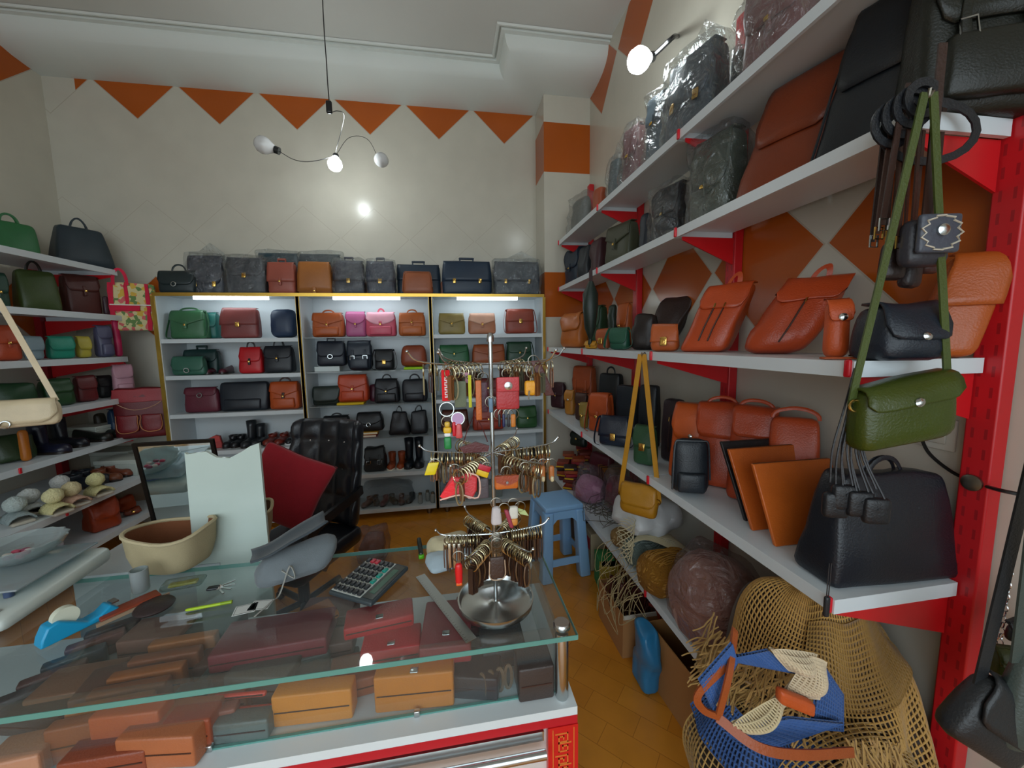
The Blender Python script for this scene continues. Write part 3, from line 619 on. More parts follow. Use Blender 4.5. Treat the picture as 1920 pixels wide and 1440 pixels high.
top_(624, 682, 488, 'satchel', '2A2C38', 'dark slate satchel in plastic right of the tan one', flap=.62, shape='s', clasp='lock', wrap=True, handle='brief', d=.12, seed=49, top=.97)
top_(686, 740, 489, 'satchel', '2A3040', 'dark blue satchel in plastic with a top handle, middle of the row', flap=.62, shape='s', clasp='lock', wrap=True, handle='brief', d=.12, seed=50, top=.97)
top_(744, 826, 496, 'briefcase', '1C2A38', 'navy briefcase behind the rounded brown pouch', flap=.5, shape='s', clasp='two', handle='brief', d=.1, yf=3.56, seed=51, top=1)
top_(752, 813, 508, 'pouch', '884A2A', 'rounded brown leather pouch in front of the navy briefcase', flap=0, clasp=None, r=.05, top=.85, d=.07, yf=3.43, seed=52, piping=True, td=.5)
top_(829, 923, 489, 'briefcase', '16283A', 'large navy briefcase with two gold locks and a handle', flap=.6, shape='s', clasp='two', handle='brief', d=.13, seed=53, top=.97)
top_(928, 1013, 490, 'briefcase', '3C444C', 'grey briefcase in shiny crinkled plastic, rightmost on the cabinets', flap=.6, shape='s', clasp='two', wrap=True, d=.13, ears=True, seed=54, top=1)
# ================================================================ GOODS ON THE RIGHT AND LEFT SHELVES
def fitbag(x0, x1, yt, z, X, rz, d):
    h = .25; Y = fitY((x0+x1)/2, X, z+.1); c, s = cos(rz), sin(rz)
    def ext(w, Y):
        q = [pr((X+a*w/2*c-b*d*.3*s, Y+a*w/2*s+b*d*.3*c, z+h*v))[0] for a in (-1, 1) for b in (-1, 1) for v in (.1, .8)]
        return min(q), max(q)
    for it in range(16):
        w = bis(lambda t: ext(t, Y)[1]-ext(t, Y)[0], .02, .5, x1-x0)
        if it > 1 and (w < d*1.1 or w > .49) and d > .025: d *= .8; continue
        Y = bis(lambda t: sum(ext(w, t))/2, .3, 6, (x0+x1)/2)
        h = max(.04, fitZ(yt, X, Y)-z)
    return Y, min(w, .45), h, d
def sh(kind, x0, x1, yt, z, X, rzd, name, col, label, d=.11, **k):
    rz = radians(rzd); Y, w, h, d = fitbag(x0, x1, yt, z, X, rz, d)
    h = min(h, k.pop('hmax', 9)); w = min(w, k.pop('wmax', 9))
    if DBG: print('FIT', label, round(Y, 2), round(w, 2), round(h, 2), round(d, 2))
    return (tote if kind == 't' else bag)(name, (X, Y, z+.001), rz, w*.97, h, d, col, label, **k)
DBG = 0
K1, K2, K3, K4 = ('bags on the %s shelf of the right wall' % q for q in ('topmost', 'second', 'eye-level', 'waist-level'))
def tr(*a, z, X, g, rz=-75, **k): return sh('b', a[0], a[1], a[2], z, X, rz, *a[3:], group=g, **k)
# ---- topmost shelf, far to near
k1 = dict(z=SH[1][0], X=1.11, g=K1)
tr(1070, 1112, 372, 'handbag', '5A5C58', 'grey bag in plastic at the far end of the topmost right shelf', flap=0, clasp=None, wrap=True, wob=.015, r=.05, **k1)
tr(1112, 1140, 352, 'handbag', '8A4024', 'brown bag just peeking over the far part of the topmost right shelf', flap=0, clasp=None, wob=.01, **k1)
tr(1140, 1172, 300, 'handbag', '3C4648', 'slim dark grey bag in a pointed plastic wrapper, topmost right shelf', flap=0, clasp=None, wrap=True, ears=True, **k1)
tr(1170, 1216, 240, 'handbag', '5E3A3C', 'maroon bag in plastic, topmost right shelf, left of a blue grey one', flap=.5, wrap=True, wob=.012, **k1)
tr(1212, 1262, 180, 'handbag', '46525A', 'blue grey bag in plastic, topmost right shelf, right of the maroon one', flap=.4, wrap=True, wob=.012, **k1)
tr(1252, 1372, 105, 'briefcase', '34404A', 'big slate bag in a tall pointed plastic wrapper beside the lit bulb', flap=.6, wrap=True, ears=True, clasp='two', d=.15, **k1)
tr(1366, 1400, 95, 'handbag', '222E36', 'narrow dark bag between the slate and the maroon wrapped bags on top', flap=0, clasp=None, wrap=True, d=.07, **k1)
tr(1395, 1560, -60, 'briefcase', '6A4444', 'large maroon bag in creased plastic at the near end of the topmost right shelf', flap=.6, wrap=True, d=.15, wob=.015, **k1)
# ---- second shelf
k2 = dict(z=SH[2][0], X=1.12, g=K2)
tr(1042, 1066, 485, 'handbag', '9A5420', 'orange tan bag at the far end of the second right shelf', flap=.5, **k2)
tr(1060, 1098, 468, 'handbag', '1E2A38', 'dark blue creased bag on the second right shelf', flap=.5, wob=.016, sag=.1, **k2)
tr(1086, 1116, 462, 'handbag', '24282C', 'black creased bag on the second right shelf, between blue and maroon', flap=0, clasp=None, wob=.018, **k2)
tr(1108, 1142, 448, 'handbag', '3A2024', 'dark maroon slouching bag on the second right shelf', flap=0, clasp=None, wob=.02, **k2)
tr(1136, 1200, 422, 'briefcase', '3A3C2C', 'olive leather briefcase on the second right shelf', flap=.5, shape='v', **k2)
tr(1196, 1226, 400, 'handbag', '1E2630', 'navy bag behind the olive briefcase, second right shelf', flap=0, clasp=None, **k2)
tr(1222, 1296, 352, 'handbag', '16181E', 'black bag in shiny plastic on the second right shelf', flap=.5, wrap=True, wob=.02, **k2)
tr(1296, 1406, 258, 'briefcase', '3E463C', 'grey green bag in crumpled plastic on the second right shelf', flap=.6, wrap=True, wob=.012, d=.14, **k2)
tr(1376, 1575, 150, 'briefcase', '6E2E14', 'large red brown briefcase leaning on the second right shelf', flap=.55, clasp=None, d=.12, lean=.15, shear=.2, rough=.35, wmax=.42, **k2)
tr(1525, 1775, 0, 'briefcase', '14181C', 'large black briefcase at the near end of the second right shelf', flap=.55, clasp=None, d=.14, lean=.1, shear=.15, piping=True, wmax=.42, hmax=.40, **k2)
bag('backpack', (1.17, .745, SH[2][0]+.001), radians(-20), .24, .36, .10, '14160F', 'very dark olive black backpack at the near end of the second right shelf', group=K2, flap=.5, clasp='buckle2', zips=0, wob=.012, top=.9, pocket=True, seed=88)
# ---- eye-level shelf
k3 = dict(z=SH[3][0], X=1.0, g=K3)
k3b = dict(z=SH[3][0], X=1.14, g=K3)
tr(1052, 1104, 588, 'handbag', 'A0561C', 'slouchy amber leather bag at the far end of the eye-level right shelf', flap=.5, clasp=None, wob=.014, r=.04, d=.12, **k3)
tr(1106, 1140, 575, 'handbag', '22402A', 'green bag beside the hanging plastic parcel, eye-level right shelf', flap=.5, **k3b)
tr(1138, 1158, 572, 'handbag', '1C2A20', 'very dark green bag with a thin strap, eye-level right shelf', flap=0, clasp=None, wob=.014, **k3b)
tr(1158, 1188, 570, 'handbag', '9A4818', 'orange bag behind the tiny green satchel, eye-level right shelf', flap=.5, **k3b)
sh('b', 1096, 1122, 640, SH[3][0], .93, -60, 'coin_purse', 'B07A18', 'tiny mustard purse at the shelf edge, eye-level right shelf', d=.03, flap=.5, clasp=None, group=K3)
sh('b', 1118, 1145, 618, SH[3][0], .94, -60, 'coin_purse', '8A4220', 'small brown purse with brass clasp next to the mustard one', d=.04, flap=.6, clasp='lock', group=K3)
sh('b', 1142, 1184, 616, SH[3][0], .95, -55, 'satchel', '1E4A38', 'tiny green satchel at the edge of the eye-level right shelf', d=.06, flap=.7, clasp=None, strap=True, group=K3)
sh('b', 1184, 1236, 590, SH[3][0], 1.05, -50, 'handbag', '1E1614', 'black brown folded bag behind the small orange satchel', d=.12, flap=0, clasp=None, wob=.02, group=K3)
sh('b', 1190, 1262, 562, SH[3][0], 1.16, -50, 'messenger_bag', '2A1814', 'dark brown draped messenger bag leaning on the wall', d=.1, flap=.7, shape='s', wob=.016, lean=.2, shear=.45, group=K3)
sh('b', 1218, 1276, 610, SH[3][0], .96, -40, 'satchel', 'A04C20', 'small orange satchel with silver buckle in front of the dark draped bag', d=.06, flap=.62, shape='s', clasp='lock', ccol=None, group=K3)
sh('b', 1272, 1374, 538, SH[3][0], 1.06, -52, 'handbag', 'A8401A', 'large orange leather bag with two zips and a top handle, left one', d=.13, flap=.35, shape='r', clasp=None, zips=2, handle='loop', lean=.2, shear=.32, wob=.01, rough=.3, group=K3)
sh('b', 1382, 1522, 526, SH[3][0], 1.09, -42, 'backpack', 'A03A16', 'large orange leather backpack with a slanting zip, right one', d=.15, flap=.3, clasp=None, zips=1, handle='loop', lean=.2, shear=.5, r=.05, wob=.01, rough=.3, group=K3, wmax=.32)
sh('b', 1537, 1600, 566, SH[3][0], .96, -30, 'pouch', 'B0481C', 'tall orange bottle pouch with brass snap and buckle', d=.07, flap=.35, clasp='dot', r=.03, top=.95, td=.9, group=K3)
sh('b', 1592, 1776, 572, SH[3][0], .99, -14, 'satchel', '141C26', 'black flap satchel with silver clasp at the near end of the eye-level shelf', d=.12, flap=.62, shape='r', clasp='dot', strap=False, sag=.05, group=K3, wmax=.26)
sh('b', 1690, 1850, 478, SH[3][0], 1.17, -35, 'briefcase', '9A4816', 'big tan briefcase leaning back behind the black flap satchel', d=.07, flap=.5, shape='s', clasp=None, lean=.15, shear=.3, group=K3, wmax=.3, rough=.35)
T = thing('buckle_strap', (.945, fitY(1585, .945, SH[3][0]), SH[3][0]+.001), -.4, 'orange leather strap end with brass buckle lying on the shelf edge', 'strap')
G().box(-.05, .02, -.012, .012, 0, .005).build('strap', leather('A04820'), T, bevel=.002); G().strap([(.015, -.014, .008), (.045, -.014, .008), (.045, .014, .008), (.015, .014, .008)], .004, .004, closed=True).build('buckle', GOLD(), T)
# ---- waist-level shelf
z = SH[4][0]
def s4(x0, x1, yt, X, rz, *a, kind='b', **k): return sh(kind, x0, x1, yt, z, X, rz, *a, group=K4, **k)
s4(1030, 1064, 718, 1.0, -50, 'handbag', '341A20', 'small dark maroon bag with snaps at the far end of the waist-level shelf', d=.08, flap=.5)
s4(1058, 1080, 733, 1.0, -50, 'pouch', '9A6420', 'small tan pouch right of the dark maroon bag, waist-level shelf', d=.06, flap=.4, clasp='dot')
s4(1073, 1120, 688, 1.16, -60, 'backpack', '90401C', 'brown backpack with buckles standing at the wall, waist-level shelf', d=.1, flap=.5, clasp='buckle2')
s4(1078, 1106, 738, 1.02, -50, 'handbag', '3A2018', 'dark brown small bag behind the olive one, waist-level shelf', d=.07, flap=.4)
s4(1086, 1105, 756, .94, -50, 'pouch', '7A6428', 'tiny olive pouch with a gold clasp at the shelf edge', d=.05, flap=.5)
s4(1120, 1172, 700, 1.18, -60, 'backpack', '12181C', 'black backpack with straps behind the orange bag, waist-level shelf', d=.1, flap=0, clasp=None, handle='top', hh=.05)
s4(1104, 1152, 738, 1.02, -55, 'satchel', 'A0441C', 'orange leather satchel with a loose strap, waist-level shelf', d=.1, flap=.6, shape='r', wob=.012, strap=True)
s4(1156, 1200, 722, 1.14, -62, 'document_case', '182028', 'tall flat black case standing behind the small navy satchel', d=.06, flap=0, clasp=None, top=1, td=1, r=.012)
s4(1196, 1240, 722, 1.14, -62, 'document_case', '141A20', 'second tall black case behind the mustard strap', d=.08, flap=0, clasp=None, top=1, r=.02)
s4(1122, 1186, 782, .96, -40, 'satchel', '1A2230', 'small shiny navy satchel with silver clasp at the shelf edge', d=.08, flap=.65, clasp='lock', strap=True, shape='s', rough=.25)
s4(1186, 1236, 800, .96, -50, 'handbag', '284A30', 'small green bag behind the hanging mustard bag', d=.08, flap=.5, clasp='lock')
s4(1238, 1290, 748, 1.13, -60, 'handbag', '22141A', 'dark plum bag with a zip left of the big orange bags', d=.12, flap=0, clasp=None, zips=1)
s4(1252, 1345, 762, 1.06, -48, 'handbag', 'A8481A', 'bright tan bag with brass snaps, first of the big orange group', d=.12, flap=.45, clasp='dot', lean=.15, rough=.32)
s4(1295, 1400, 760, 1.12, -48, 'handbag', 'A03C1A', 'orange bag with looped handle, second of the big orange group', d=.12, flap=.4, clasp=None, handle='top', hw=.12, hh=.03, lean=.15, rough=.32)
s4(1360, 1465, 768, 1.14, -48, 'handbag', '983818', 'orange bag with a short handle, third of the big orange group', d=.12, flap=.3, clasp=None, handle='top', hw=.12, hh=.03, lean=.12, rough=.32)
s4(1430, 1545, 788, 1.17, -45, 'tote_bag', 'A03E1C', 'orange tote with tall looped handle, nearest of the big orange group', kind='t', d=.1, handle='top', top=.9, hh=.035, hw=.15, lean=.15, rough=.32)
s4(1256, 1334, 822, .95, -25, 'pouch', '1A2026', 'rounded black camera pouch standing at the shelf edge', d=.07, flap=0, clasp=None, r=.034, top=.9, pocket=True, piping=True)
def folder(bl, h, w, lean, col, label, rz=0, name='leather_folder', th=.012, k=None):
    p = at(bl[0], bl[1], Z=z+.001)
    T = thing(name, p, rz, label, 'folder', 'laptop folders on the waist-level shelf')
    f = lambda x, y, zz: (x-.14*zz, y+lean*zz, zz)
    G().box(0, w, 0, th, 0, h, f).build('cover', leather(col), T, bevel=.003); G().box(.004, w-.004, .003, th-.003, -.0, h+.0012, f).build('edge', leather('5A3014' if col != '1C1A1C' else '2A2420'), T); return T
folder((1398, 978), .255, .34, .35, '1C1A1C', 'black laptop sleeve leaning behind the tan folders')
folder((1412, 996), .25, .32, .32, 'A44E18', 'tan leather folder in front of the black sleeve', rz=.02)
folder((1455, 1026), .235, .28, .28, 'B0561A', 'tan leather folder nearest the camera, foremost of the three')
T = tote('tote_bag', (1.095, .79, z+.001), radians(-3), .365, .275, .13, '12161E', 'large black leather tote with two handles at the near end of the waist-level shelf', cat_='handbag', group=K4, top=.74, td=.45, wob=.012, hh=.035, hw=.14, r=.02, rough=.38, seed=77)

# ---- left wall shelves, goods face the room
KL = 'goods on the left wall shelves'
def lf(x0, x1, yt, i, X, rz, *a, kind='b', **k): return sh(kind, x0, x1, yt, LS[i], X, rz, *a, group=KL, **k)
lf(-40, 78, 417, 0, -2.74, 62, 'handbag', '1E5A30', 'green leather bag with a thin handle, top left shelf', kind='t', d=.14, top=.95, hh=.05)
lf(80, 218, 428, 0, -2.72, 60, 'tote_bag', '1A2830', 'big dark navy tote with two handles at the right end of the top left shelf', kind='t', d=.16, top=.72, hh=.07)
lf(-40, 22, 512, 1, -2.74, 62, 'handbag', '1A3A2C', 'dark green bag cut by the left edge, second left shelf', d=.12)
lf(16, 118, 508, 1, -2.70, 60, 'handbag', '32401A', 'olive handbag with dark handles on the second left shelf', kind='t', d=.14, top=.9, hh=.06, hcol='1A1612')
lf(108, 192, 518, 1, -2.68, 62, 'handbag', '4A2420', 'brown maroon bag on the second left shelf', d=.12, flap=.4, top=1)
lf(190, 208, 555, 1, -2.57, 62, 'pouch', '301820', 'small dark pouch at the right end of the second left shelf', d=.06, flap=0, clasp=None)
lf(-30, 44, 612, 2, -2.68, 62, 'handbag', '9A3A1C', 'orange brown bag at the left edge of the third left shelf', d=.13, flap=.5)
lf(38, 86, 632, 2, -2.60, 68, 'clutch_bag', '6A7A80', 'pale grey clutch on the third left shelf', d=.06, flap=.6, clasp=None)
lf(80, 144, 632, 2, -2.60, 68, 'clutch_bag', '1A7A64', 'teal clutch on the third left shelf', d=.06, flap=.6, clasp=None)
lf(136, 174, 632, 2, -2.60, 68, 'clutch_bag', 'A89A38', 'mustard clutch on the third left shelf', d=.06, flap=.6, clasp=None)
lf(172, 215, 612, 2, -2.57, 65, 'backpack', '4A4A62', 'grey and violet small backpack on the third left shelf', d=.08, flap=.4, pocket=True, clasp=None)
lf(208, 232, 600, 2, -2.54, 65, 'pouch', 'B02050', 'magenta pouch at the right end of the third left shelf', d=.05, flap=0, clasp=None, wob=.012)
lf(-30, 76, 718, 3, -2.7, 62, 'handbag', '18381E', 'dark green bag behind the cream shoulder bag, fourth left shelf', d=.14, flap=0, clasp=None, wob=.015)
lf(66, 142, 712, 3, -2.64, 62, 'handbag', '1C3C1E', 'green bag right of the cream strap, fourth left shelf', d=.12, flap=.5, clasp=None, wob=.015)
lf(132, 186, 706, 3, -2.62, 62, 'handbag', '5A1A1C', 'dark red bag on the fourth left shelf', d=.12, flap=.5, clasp=None)
lf(176, 214, 705, 3, -2.66, 62, 'handbag', '16181C', 'black bag on the fourth left shelf beside the pink one', d=.1, flap=.5, clasp=None)
lf(206, 256, 685, 3, -2.55, 50, 'backpack', 'B88A98', 'white and pink small backpack at the right end of the fourth left shelf', d=.07, flap=.4, hcol='B01838', pocket=True, clasp=None, handle='top', hh=.03)
lf(-30, 70, 815, 4, -2.7, 62, 'handbag', '1E3014', 'dark green bag on the fifth left shelf', d=.14, flap=0, clasp=None, wob=.015)
lf(30, 62, 806, 4, -2.6, 62, 'pouch', 'A05A10', 'amber pouch among dark bags on the fifth left shelf', d=.05, flap=0, clasp=None)
lf(198, 240, 768, 4, -2.6, 62, 'handbag', '16304A', 'navy bag at the right end of the fifth left shelf', d=.1, flap=.5)
lf(172, 205, 775, 4, -2.74, 62, 'handbag', '2A2418', 'dark khaki bag behind the black shoes, fifth left shelf', d=.1, flap=0, clasp=None)
T = thing('storage_box', (-2.72, fitY(222, -2.6, LS[4]+.03), LS[4]+.001), radians(80), 'white box at the right end of the fifth left shelf', 'box')
G().box(-.14, .14, -.12, .12, 0, .075).build('carton', mat('paper', 'B8BEB4', 1), T, bevel=.004); G().box(-.143, .143, -.123, .123, .076, .1).build('lid', mat('paper', 'C0C6BC', 1), T, bevel=.003)
def lshoe(px, i, X, col, label, L=.25, rz=75, **k):
    return shoe(k.pop('name', 'shoe'), (X, fitY(px, X, LS[i]+.05), LS[i]+.001), radians(rz), L, col, label, **k)
lshoe(92, 4, -2.63, '16182A', 'left tall black boot in glossy plastic on the fifth left shelf', rz=85, shaft=.17, name='boot', group='pair of boots on the fifth left shelf')
lshoe(128, 4, -2.66, '14161E', 'right tall black boot in glossy plastic on the fifth left shelf', rz=85, shaft=.17, name='boot', group='pair of boots on the fifth left shelf')
lshoe(175, 4, -2.63, '141814', 'pointed black shoe, left of the pair on the fifth left shelf', rz=85, group='black pointed shoes')
lshoe(200, 4, -2.63, '141814', 'pointed black shoe, right of the pair on the fifth left shelf', rz=85, group='black pointed shoes')
lshoe(155, 5, -2.55, '1A2028', 'black shoe left of the brown pair on the sixth left shelf', rz=80, L=.26, shaft=.05, group='black shoes on the sixth left shelf')
lshoe(172, 5, -2.57, '1A2028', 'black shoe touching the brown pair on the sixth left shelf', rz=80, L=.26, shaft=.05, group='black shoes on the sixth left shelf')
lshoe(198, 5, -2.5, '6A3820', 'left brown shoe of the pair on the sixth left shelf', rz=80, L=.22, shaft=.05, group='brown shoes on the sixth left shelf')
lshoe(219, 5, -2.5, '6A3420', 'right brown shoe of the pair on the sixth left shelf', rz=80, L=.22, shaft=.05, group='brown shoes on the sixth left shelf')
def slipper(px, i, X, col, bcol, label, rz=70):
    T = thing('slipper', (X, fitY(px, X, LS[i]+.05), LS[i]+.001), radians(rz), label, 'slipper', 'fluffy slippers on the sixth left shelf')
    G().soft(.09, .24, .018, .008, 3).build('sole', mat('plastic', 'B8B0A0', 1), T)
    G().grid([[(.052*cos(a), -.11+.1*t, .016+.05*sin(a)*(.7+.3*t)) for a in [pi*j/8 for j in range(9)]] for t in (0, .25, .5, .75, 1)]).build('upper', mat('fur', col, 1), T, solid=.008)
    f = lambda x, y, z_: tuple(Vector((x, y, z_)) + Vector((x, y, z_-.09)).normalized()*noise.noise(Vector((x, y, z_))*90)*.007)
    G().lathe([(.002, -.045)]+[(.045*sin(pi*q/10), -.045*cos(pi*q/10)) for q in range(1, 10)]+[(.002, .045)], 20, (0, -.04, .105), f).build('pompom', mat('fur', bcol, 1), T)
slipper(92, 5, -2.36, 'D8D098', 'E4DCA8', 'slipper with a pale yellow pompom, leftmost on the sixth left shelf')
slipper(126, 5, -2.36, 'C8A088', 'DCCDA0', 'slipper with a cream pompom in the middle on the sixth left shelf')
slipper(172, 5, -2.36, 'D8D098', 'E0DAA0', 'slipper with a pale yellow pompom, rightmost on the sixth left shelf')
slipper(50, 5, -2.5, 'C0C4C0', 'C8CCC8', 'white fluffy slipper behind the yellow pompoms', rz=60)
slipper(108, 5, -2.55, 'C8C8C4', 'D0D0CC', 'off white fluffy slipper beside the black shoes', rz=60)
slipper(24, 5, -2.45, '9AA8A8', 'B8C4C0', 'grey fluffy slipper at the left edge of the sixth left shelf', rz=60)
for q, (px, X, c, lb) in enumerate(((225, -2.76, 'AEB4A8', 'white shoe box under the navy bag, sixth left shelf'), (238, -2.5, 'B4BCB4', 'pale shoe box at the right end of the sixth left shelf'))):
    T = thing('shoe_box', (X, fitY(px, X, LS[5]+.05), LS[5]+.001), radians(84), lb, 'box'); hb = .12
    G().box(-.09, .09, -.15, .15, 0, hb-.03).build('carton', mat('paper', c, 1), T, bevel=.003); G().box(-.093, .093, -.153, .153, hb-.03, hb).build('lid', mat('paper', 'BEC4BA', 1), T, bevel=.003)
lf(150, 228, 938, 6, -2.42, 60, 'handbag', '8A3010', 'orange brown leather bag lying on the lowest left shelf', d=.14, flap=.5, clasp=None, wob=.02, sag=.1)
lf(212, 258, 930, 6, -2.5, 60, 'handbag', '96380E', 'second orange brown leather bag on the lowest left shelf', d=.12, flap=0, clasp=None, wob=.02)
lf(228, 266, 955, 6, -2.4, 50, 'handbag', '6A2A12', 'darker brown leather bag beside the mirror, lowest left shelf', d=.1, flap=.4, wob=.015)
for q in range(4):
    T = thing('flat_box', (-2.42, 2.42+.0*q, LS[6]+.001+.04*q), radians(90+3*q), '%s flat white box in the pile on the lowest left shelf' % ('bottom', 'second from bottom', 'third from bottom', 'topmost')[q], 'box', 'pile of flat white boxes')
    G().box(-.17, .17, -.12, .12, 0, .038).build('carton', mat('paper', 'B4BAC6', 1), T, bevel=.003)
# ================================================================ HANGING GOODS
def crossbody(px, pyt, pyb, X, Y, rz, w, h, d, col, label, ztop, drop, scol=None, sw=.02, spread=.5, **k):
    """shoulder bag hanging by its strap from a hook at (X, Y, ztop)"""
    zb = ztop - drop; T = bag('shoulder_bag', (X, Y, zb), rz, w, h, d, col, label, cat_='handbag', **k)
    a = w/2
    for s in (-1, 1): G().strap(bez([(s*.008, 0, drop), (s*a*spread, 0, drop*.55+h*.45), (s*(a+.004), 0, h*.9), (s*(a+.004), 0, h*.6)], 6), sw, .004, (0, 1, 0)).build('shoulder_strap', leather(scol or col), T)
    for s in (-1, 1): G().torus(.012, .0025, (s*(a+.004), -.006, h*.62)).build('ring', GOLD(), T)
    return T
# mustard bag on the waist-level aisle, hung from the eye-level shelf clip
Yh = fitY(1208, .872, 1.49); Xh = .862
crossbody(0, 0, 0, Xh, Yh, radians(-50), .17, .14, .06, '9A6A14', 'mustard shoulder bag on a long strap hanging from the eye-level shelf', 1.485, 1.485-fitZ(965, Xh, Yh), flap=.6, shape='r', clasp=None, sw=.022, scol='A8761C', top=1.0, seed=61, wob=.008)
# green bag near the camera, hung from the second shelf's near end
Yg = .66; Xg = at(1727, 330, Y=Yg).x
crossbody(0, 0, 0, Xg, Yg, radians(-12), .18, .135, .07, '36400C', 'olive green shoulder bag on a long green strap hanging nearest the camera', 2.02, 2.02-at(1700, 830, Y=Yg).z, flap=.35, clasp='dot', sw=.0145, scol='3C481A', top=1.0, td=.8, seed=62, spread=.5, wob=.006, rough=.35, skew=.22)
# hooks that carry them
for (x, y, z_, lb) in ((Xh, Yh, 1.487, 'small steel hook on the eye-level shelf, carrying the mustard bag'), (Xg, Yg, 2.02, 'small steel hook at the near end of the second shelf')):
    T = thing('shelf_hook', (x, y, z_), 0, lb, 'hook'); G().tube(bez([(.03, .02, 0), (.01, .0, .004), (0, 0, -.008), (-.004, -.004, .006)], 5), .003, 6).build('wire', IRON(), T)
# bunch of watch straps and a small studded case hanging between the green straps
Yw = .69; pw = at(1715, 210, Y=Yw); zt_ = pw.z
T = thing('belt_bunch', (pw.x, Yw, 1.72), radians(-10), 'coil of black belts with buckles looped over the near end of the second shelf', 'belts')
for k in range(5):
    G().strap([((.03+.012*(k == 4)*3)*cos(a)*(1+.12*k)+(.05 if k == 4 else -.01*k), -.015+.008*k, .30+(.03+.012*(k == 4))*sin(a)*(1+.1*k)-.012*k) for a in [2*pi*i/20 for i in range(20)]], .016, .004, (0, 1, 0), True).build('belt', leather('14161A'), T)
for k in range(9):
    x = -.045+.011*k; c = ('2E1A12', '3A2014', '24140E')[k % 3]
    T = thing('watch_strap', (pw.x+x*.8, Yw+.02*(k % 3), 1.95), radians(-10+4*k), '%s narrow brown strap in the hanging bunch above the studded case' % ('first', 'second', 'third', 'fourth', 'fifth', 'sixth', 'seventh', 'eighth', 'ninth')[k], 'strap', 'hanging brown leather straps')
    zb = -.17-.012*((k*5) % 4); G().strap(cat((0, 0, .03), (.004*(k-4), 0, zb), 0, 8), .012, .003, (0, 1, 0)).build('strap', leather(c), T)
    G().strap([(.004*(k-4)+a*.009, -.004, zb+b*.012) for a, b in ((-1, -1), (1, -1), (1, 1), (-1, 1))], .003, .003, (0, 1, 0), True).build('buckle', GOLD() if k % 2 else CHROME(), T)
pc = at(1708, 478, Y=Yw)
T = thing('studded_case', (pc.x, Yw-.02, pc.z-.03), radians(-12), 'dark square case with a silver stud and stitched rim hanging on straps', 'key case'); T.scale = (1.65,)*3
G().soft(.052, .022, .058, .012, 3, fn=mkdef(.052, .022, .058, .95, .9, .3, .002, 3)).build('body', leather('2A2A30'), T)
G().soft(.048, .008, .046, .004, 2, (0, -.017, .014)).build('flap', leather('3E424C'), T)
G().lathe([(.007, 0), (.007, .003), (.003, .005)], 12, fn=lambda x, y, z_: (x, -.021-z_, .04+y)).build('stud', CHROME(), T)
G().tube([(.003*((-1)**i)+.021*cos(a), -.0215, .037+.02*sin(a)) for i, a in enumerate([2*pi*j/24 for j in range(24)])], .0012, 5, True, up=(0, 1, 0)).build('stitching', leather('B0A898'), T)
G().strap([(0, 0, .05), (0, 0, .26)], .01, .002, (0, 1, 0)).build('strap', leather('2E1A12'), T)
for q, (px_, py_, c) in enumerate(((1672, 500, '241A18'), (1742, 488, '3A2220'), (1706, 515, '20181A'))):
    pc = at(px_, py_, Y=Yw+.03)
    T = thing('key_case', (pc.x, Yw+.03, pc.z-.03), radians(-12+10*q), ('left dark pouch beside the studded case', 'brown coin case with fringe right of the studded case', 'black pouch hanging under the studded case')[q], 'key case'); T.scale = (1.5,)*3
    G().soft(.034, .018, .055, .01, 3, fn=mkdef(.034, .018, .055, .9, .8, .3, .004, q)).build('body', leather(c), T); G().strap([(0, 0, .05), (0, 0, .27)], .007, .002, (0, 1, 0)).build('strap', leather('2E1A12'), T)
# black tassel key fobs hung on the near corner clip of the eye-level shelf
Yt = .70; pt_ = at(1607, 690, Y=Yt)
for k in range(11):
    a = (k-5)/5; zl = fitZ(905+8*((k*3) % 4), pt_.x, Yt)
    T = thing('key_fob', (pt_.x-.006, Yt-.004*(k % 3), pt_.z), radians(-20), '%s of the black leather cords in the bunch hanging at the shelf corner' % ('leftmost', 'second', 'third', 'fourth', 'fifth', 'sixth', 'seventh', 'eighth', 'ninth', 'tenth', 'rightmost')[k], 'key fob', 'bunch of black cord key fobs')
    e = (a*.042+.012, -.003*k, zl-pt_.z)
    G().tube(bez([(0, 0, 0), (a*.014, 0, e[2]*.35), (a*.03, 0, e[2]*.7), e], 4), .0022, 5, up=(0, 1, 0)).build('cord', leather('18181C'), T)
    if k in (1, 3, 6, 9): G().soft(.052, .022, .06, .012, 2, (e[0], e[1], e[2]-.05)).lathe([(.004, 0), (.004, .004)], 8, fn=lambda x, y, z_: (e[0]+x, e[1]-.008-z_, e[2]-.012+y)).build('pouch', leather('14161A'), T)
T = thing('key_fob', (at(1556, 1060, Y=.685).x, .685, .915), 0, 'long thin black cord fob dangling below the waist-level shelf corner', 'key fob')
zq = at(1556, 1125, Y=.685).z-.915
G().tube([(-.002, 0, .13), (-.002, 0, zq)], .0012, 5).tube([(.004, 0, .13), (.003, 0, zq)], .0012, 5).build('cord', leather('18181C'), T); G().soft(.013, .01, .05, .005, 2, (0, 0, zq-.04)).build('tag', leather('1C1E22'), T)
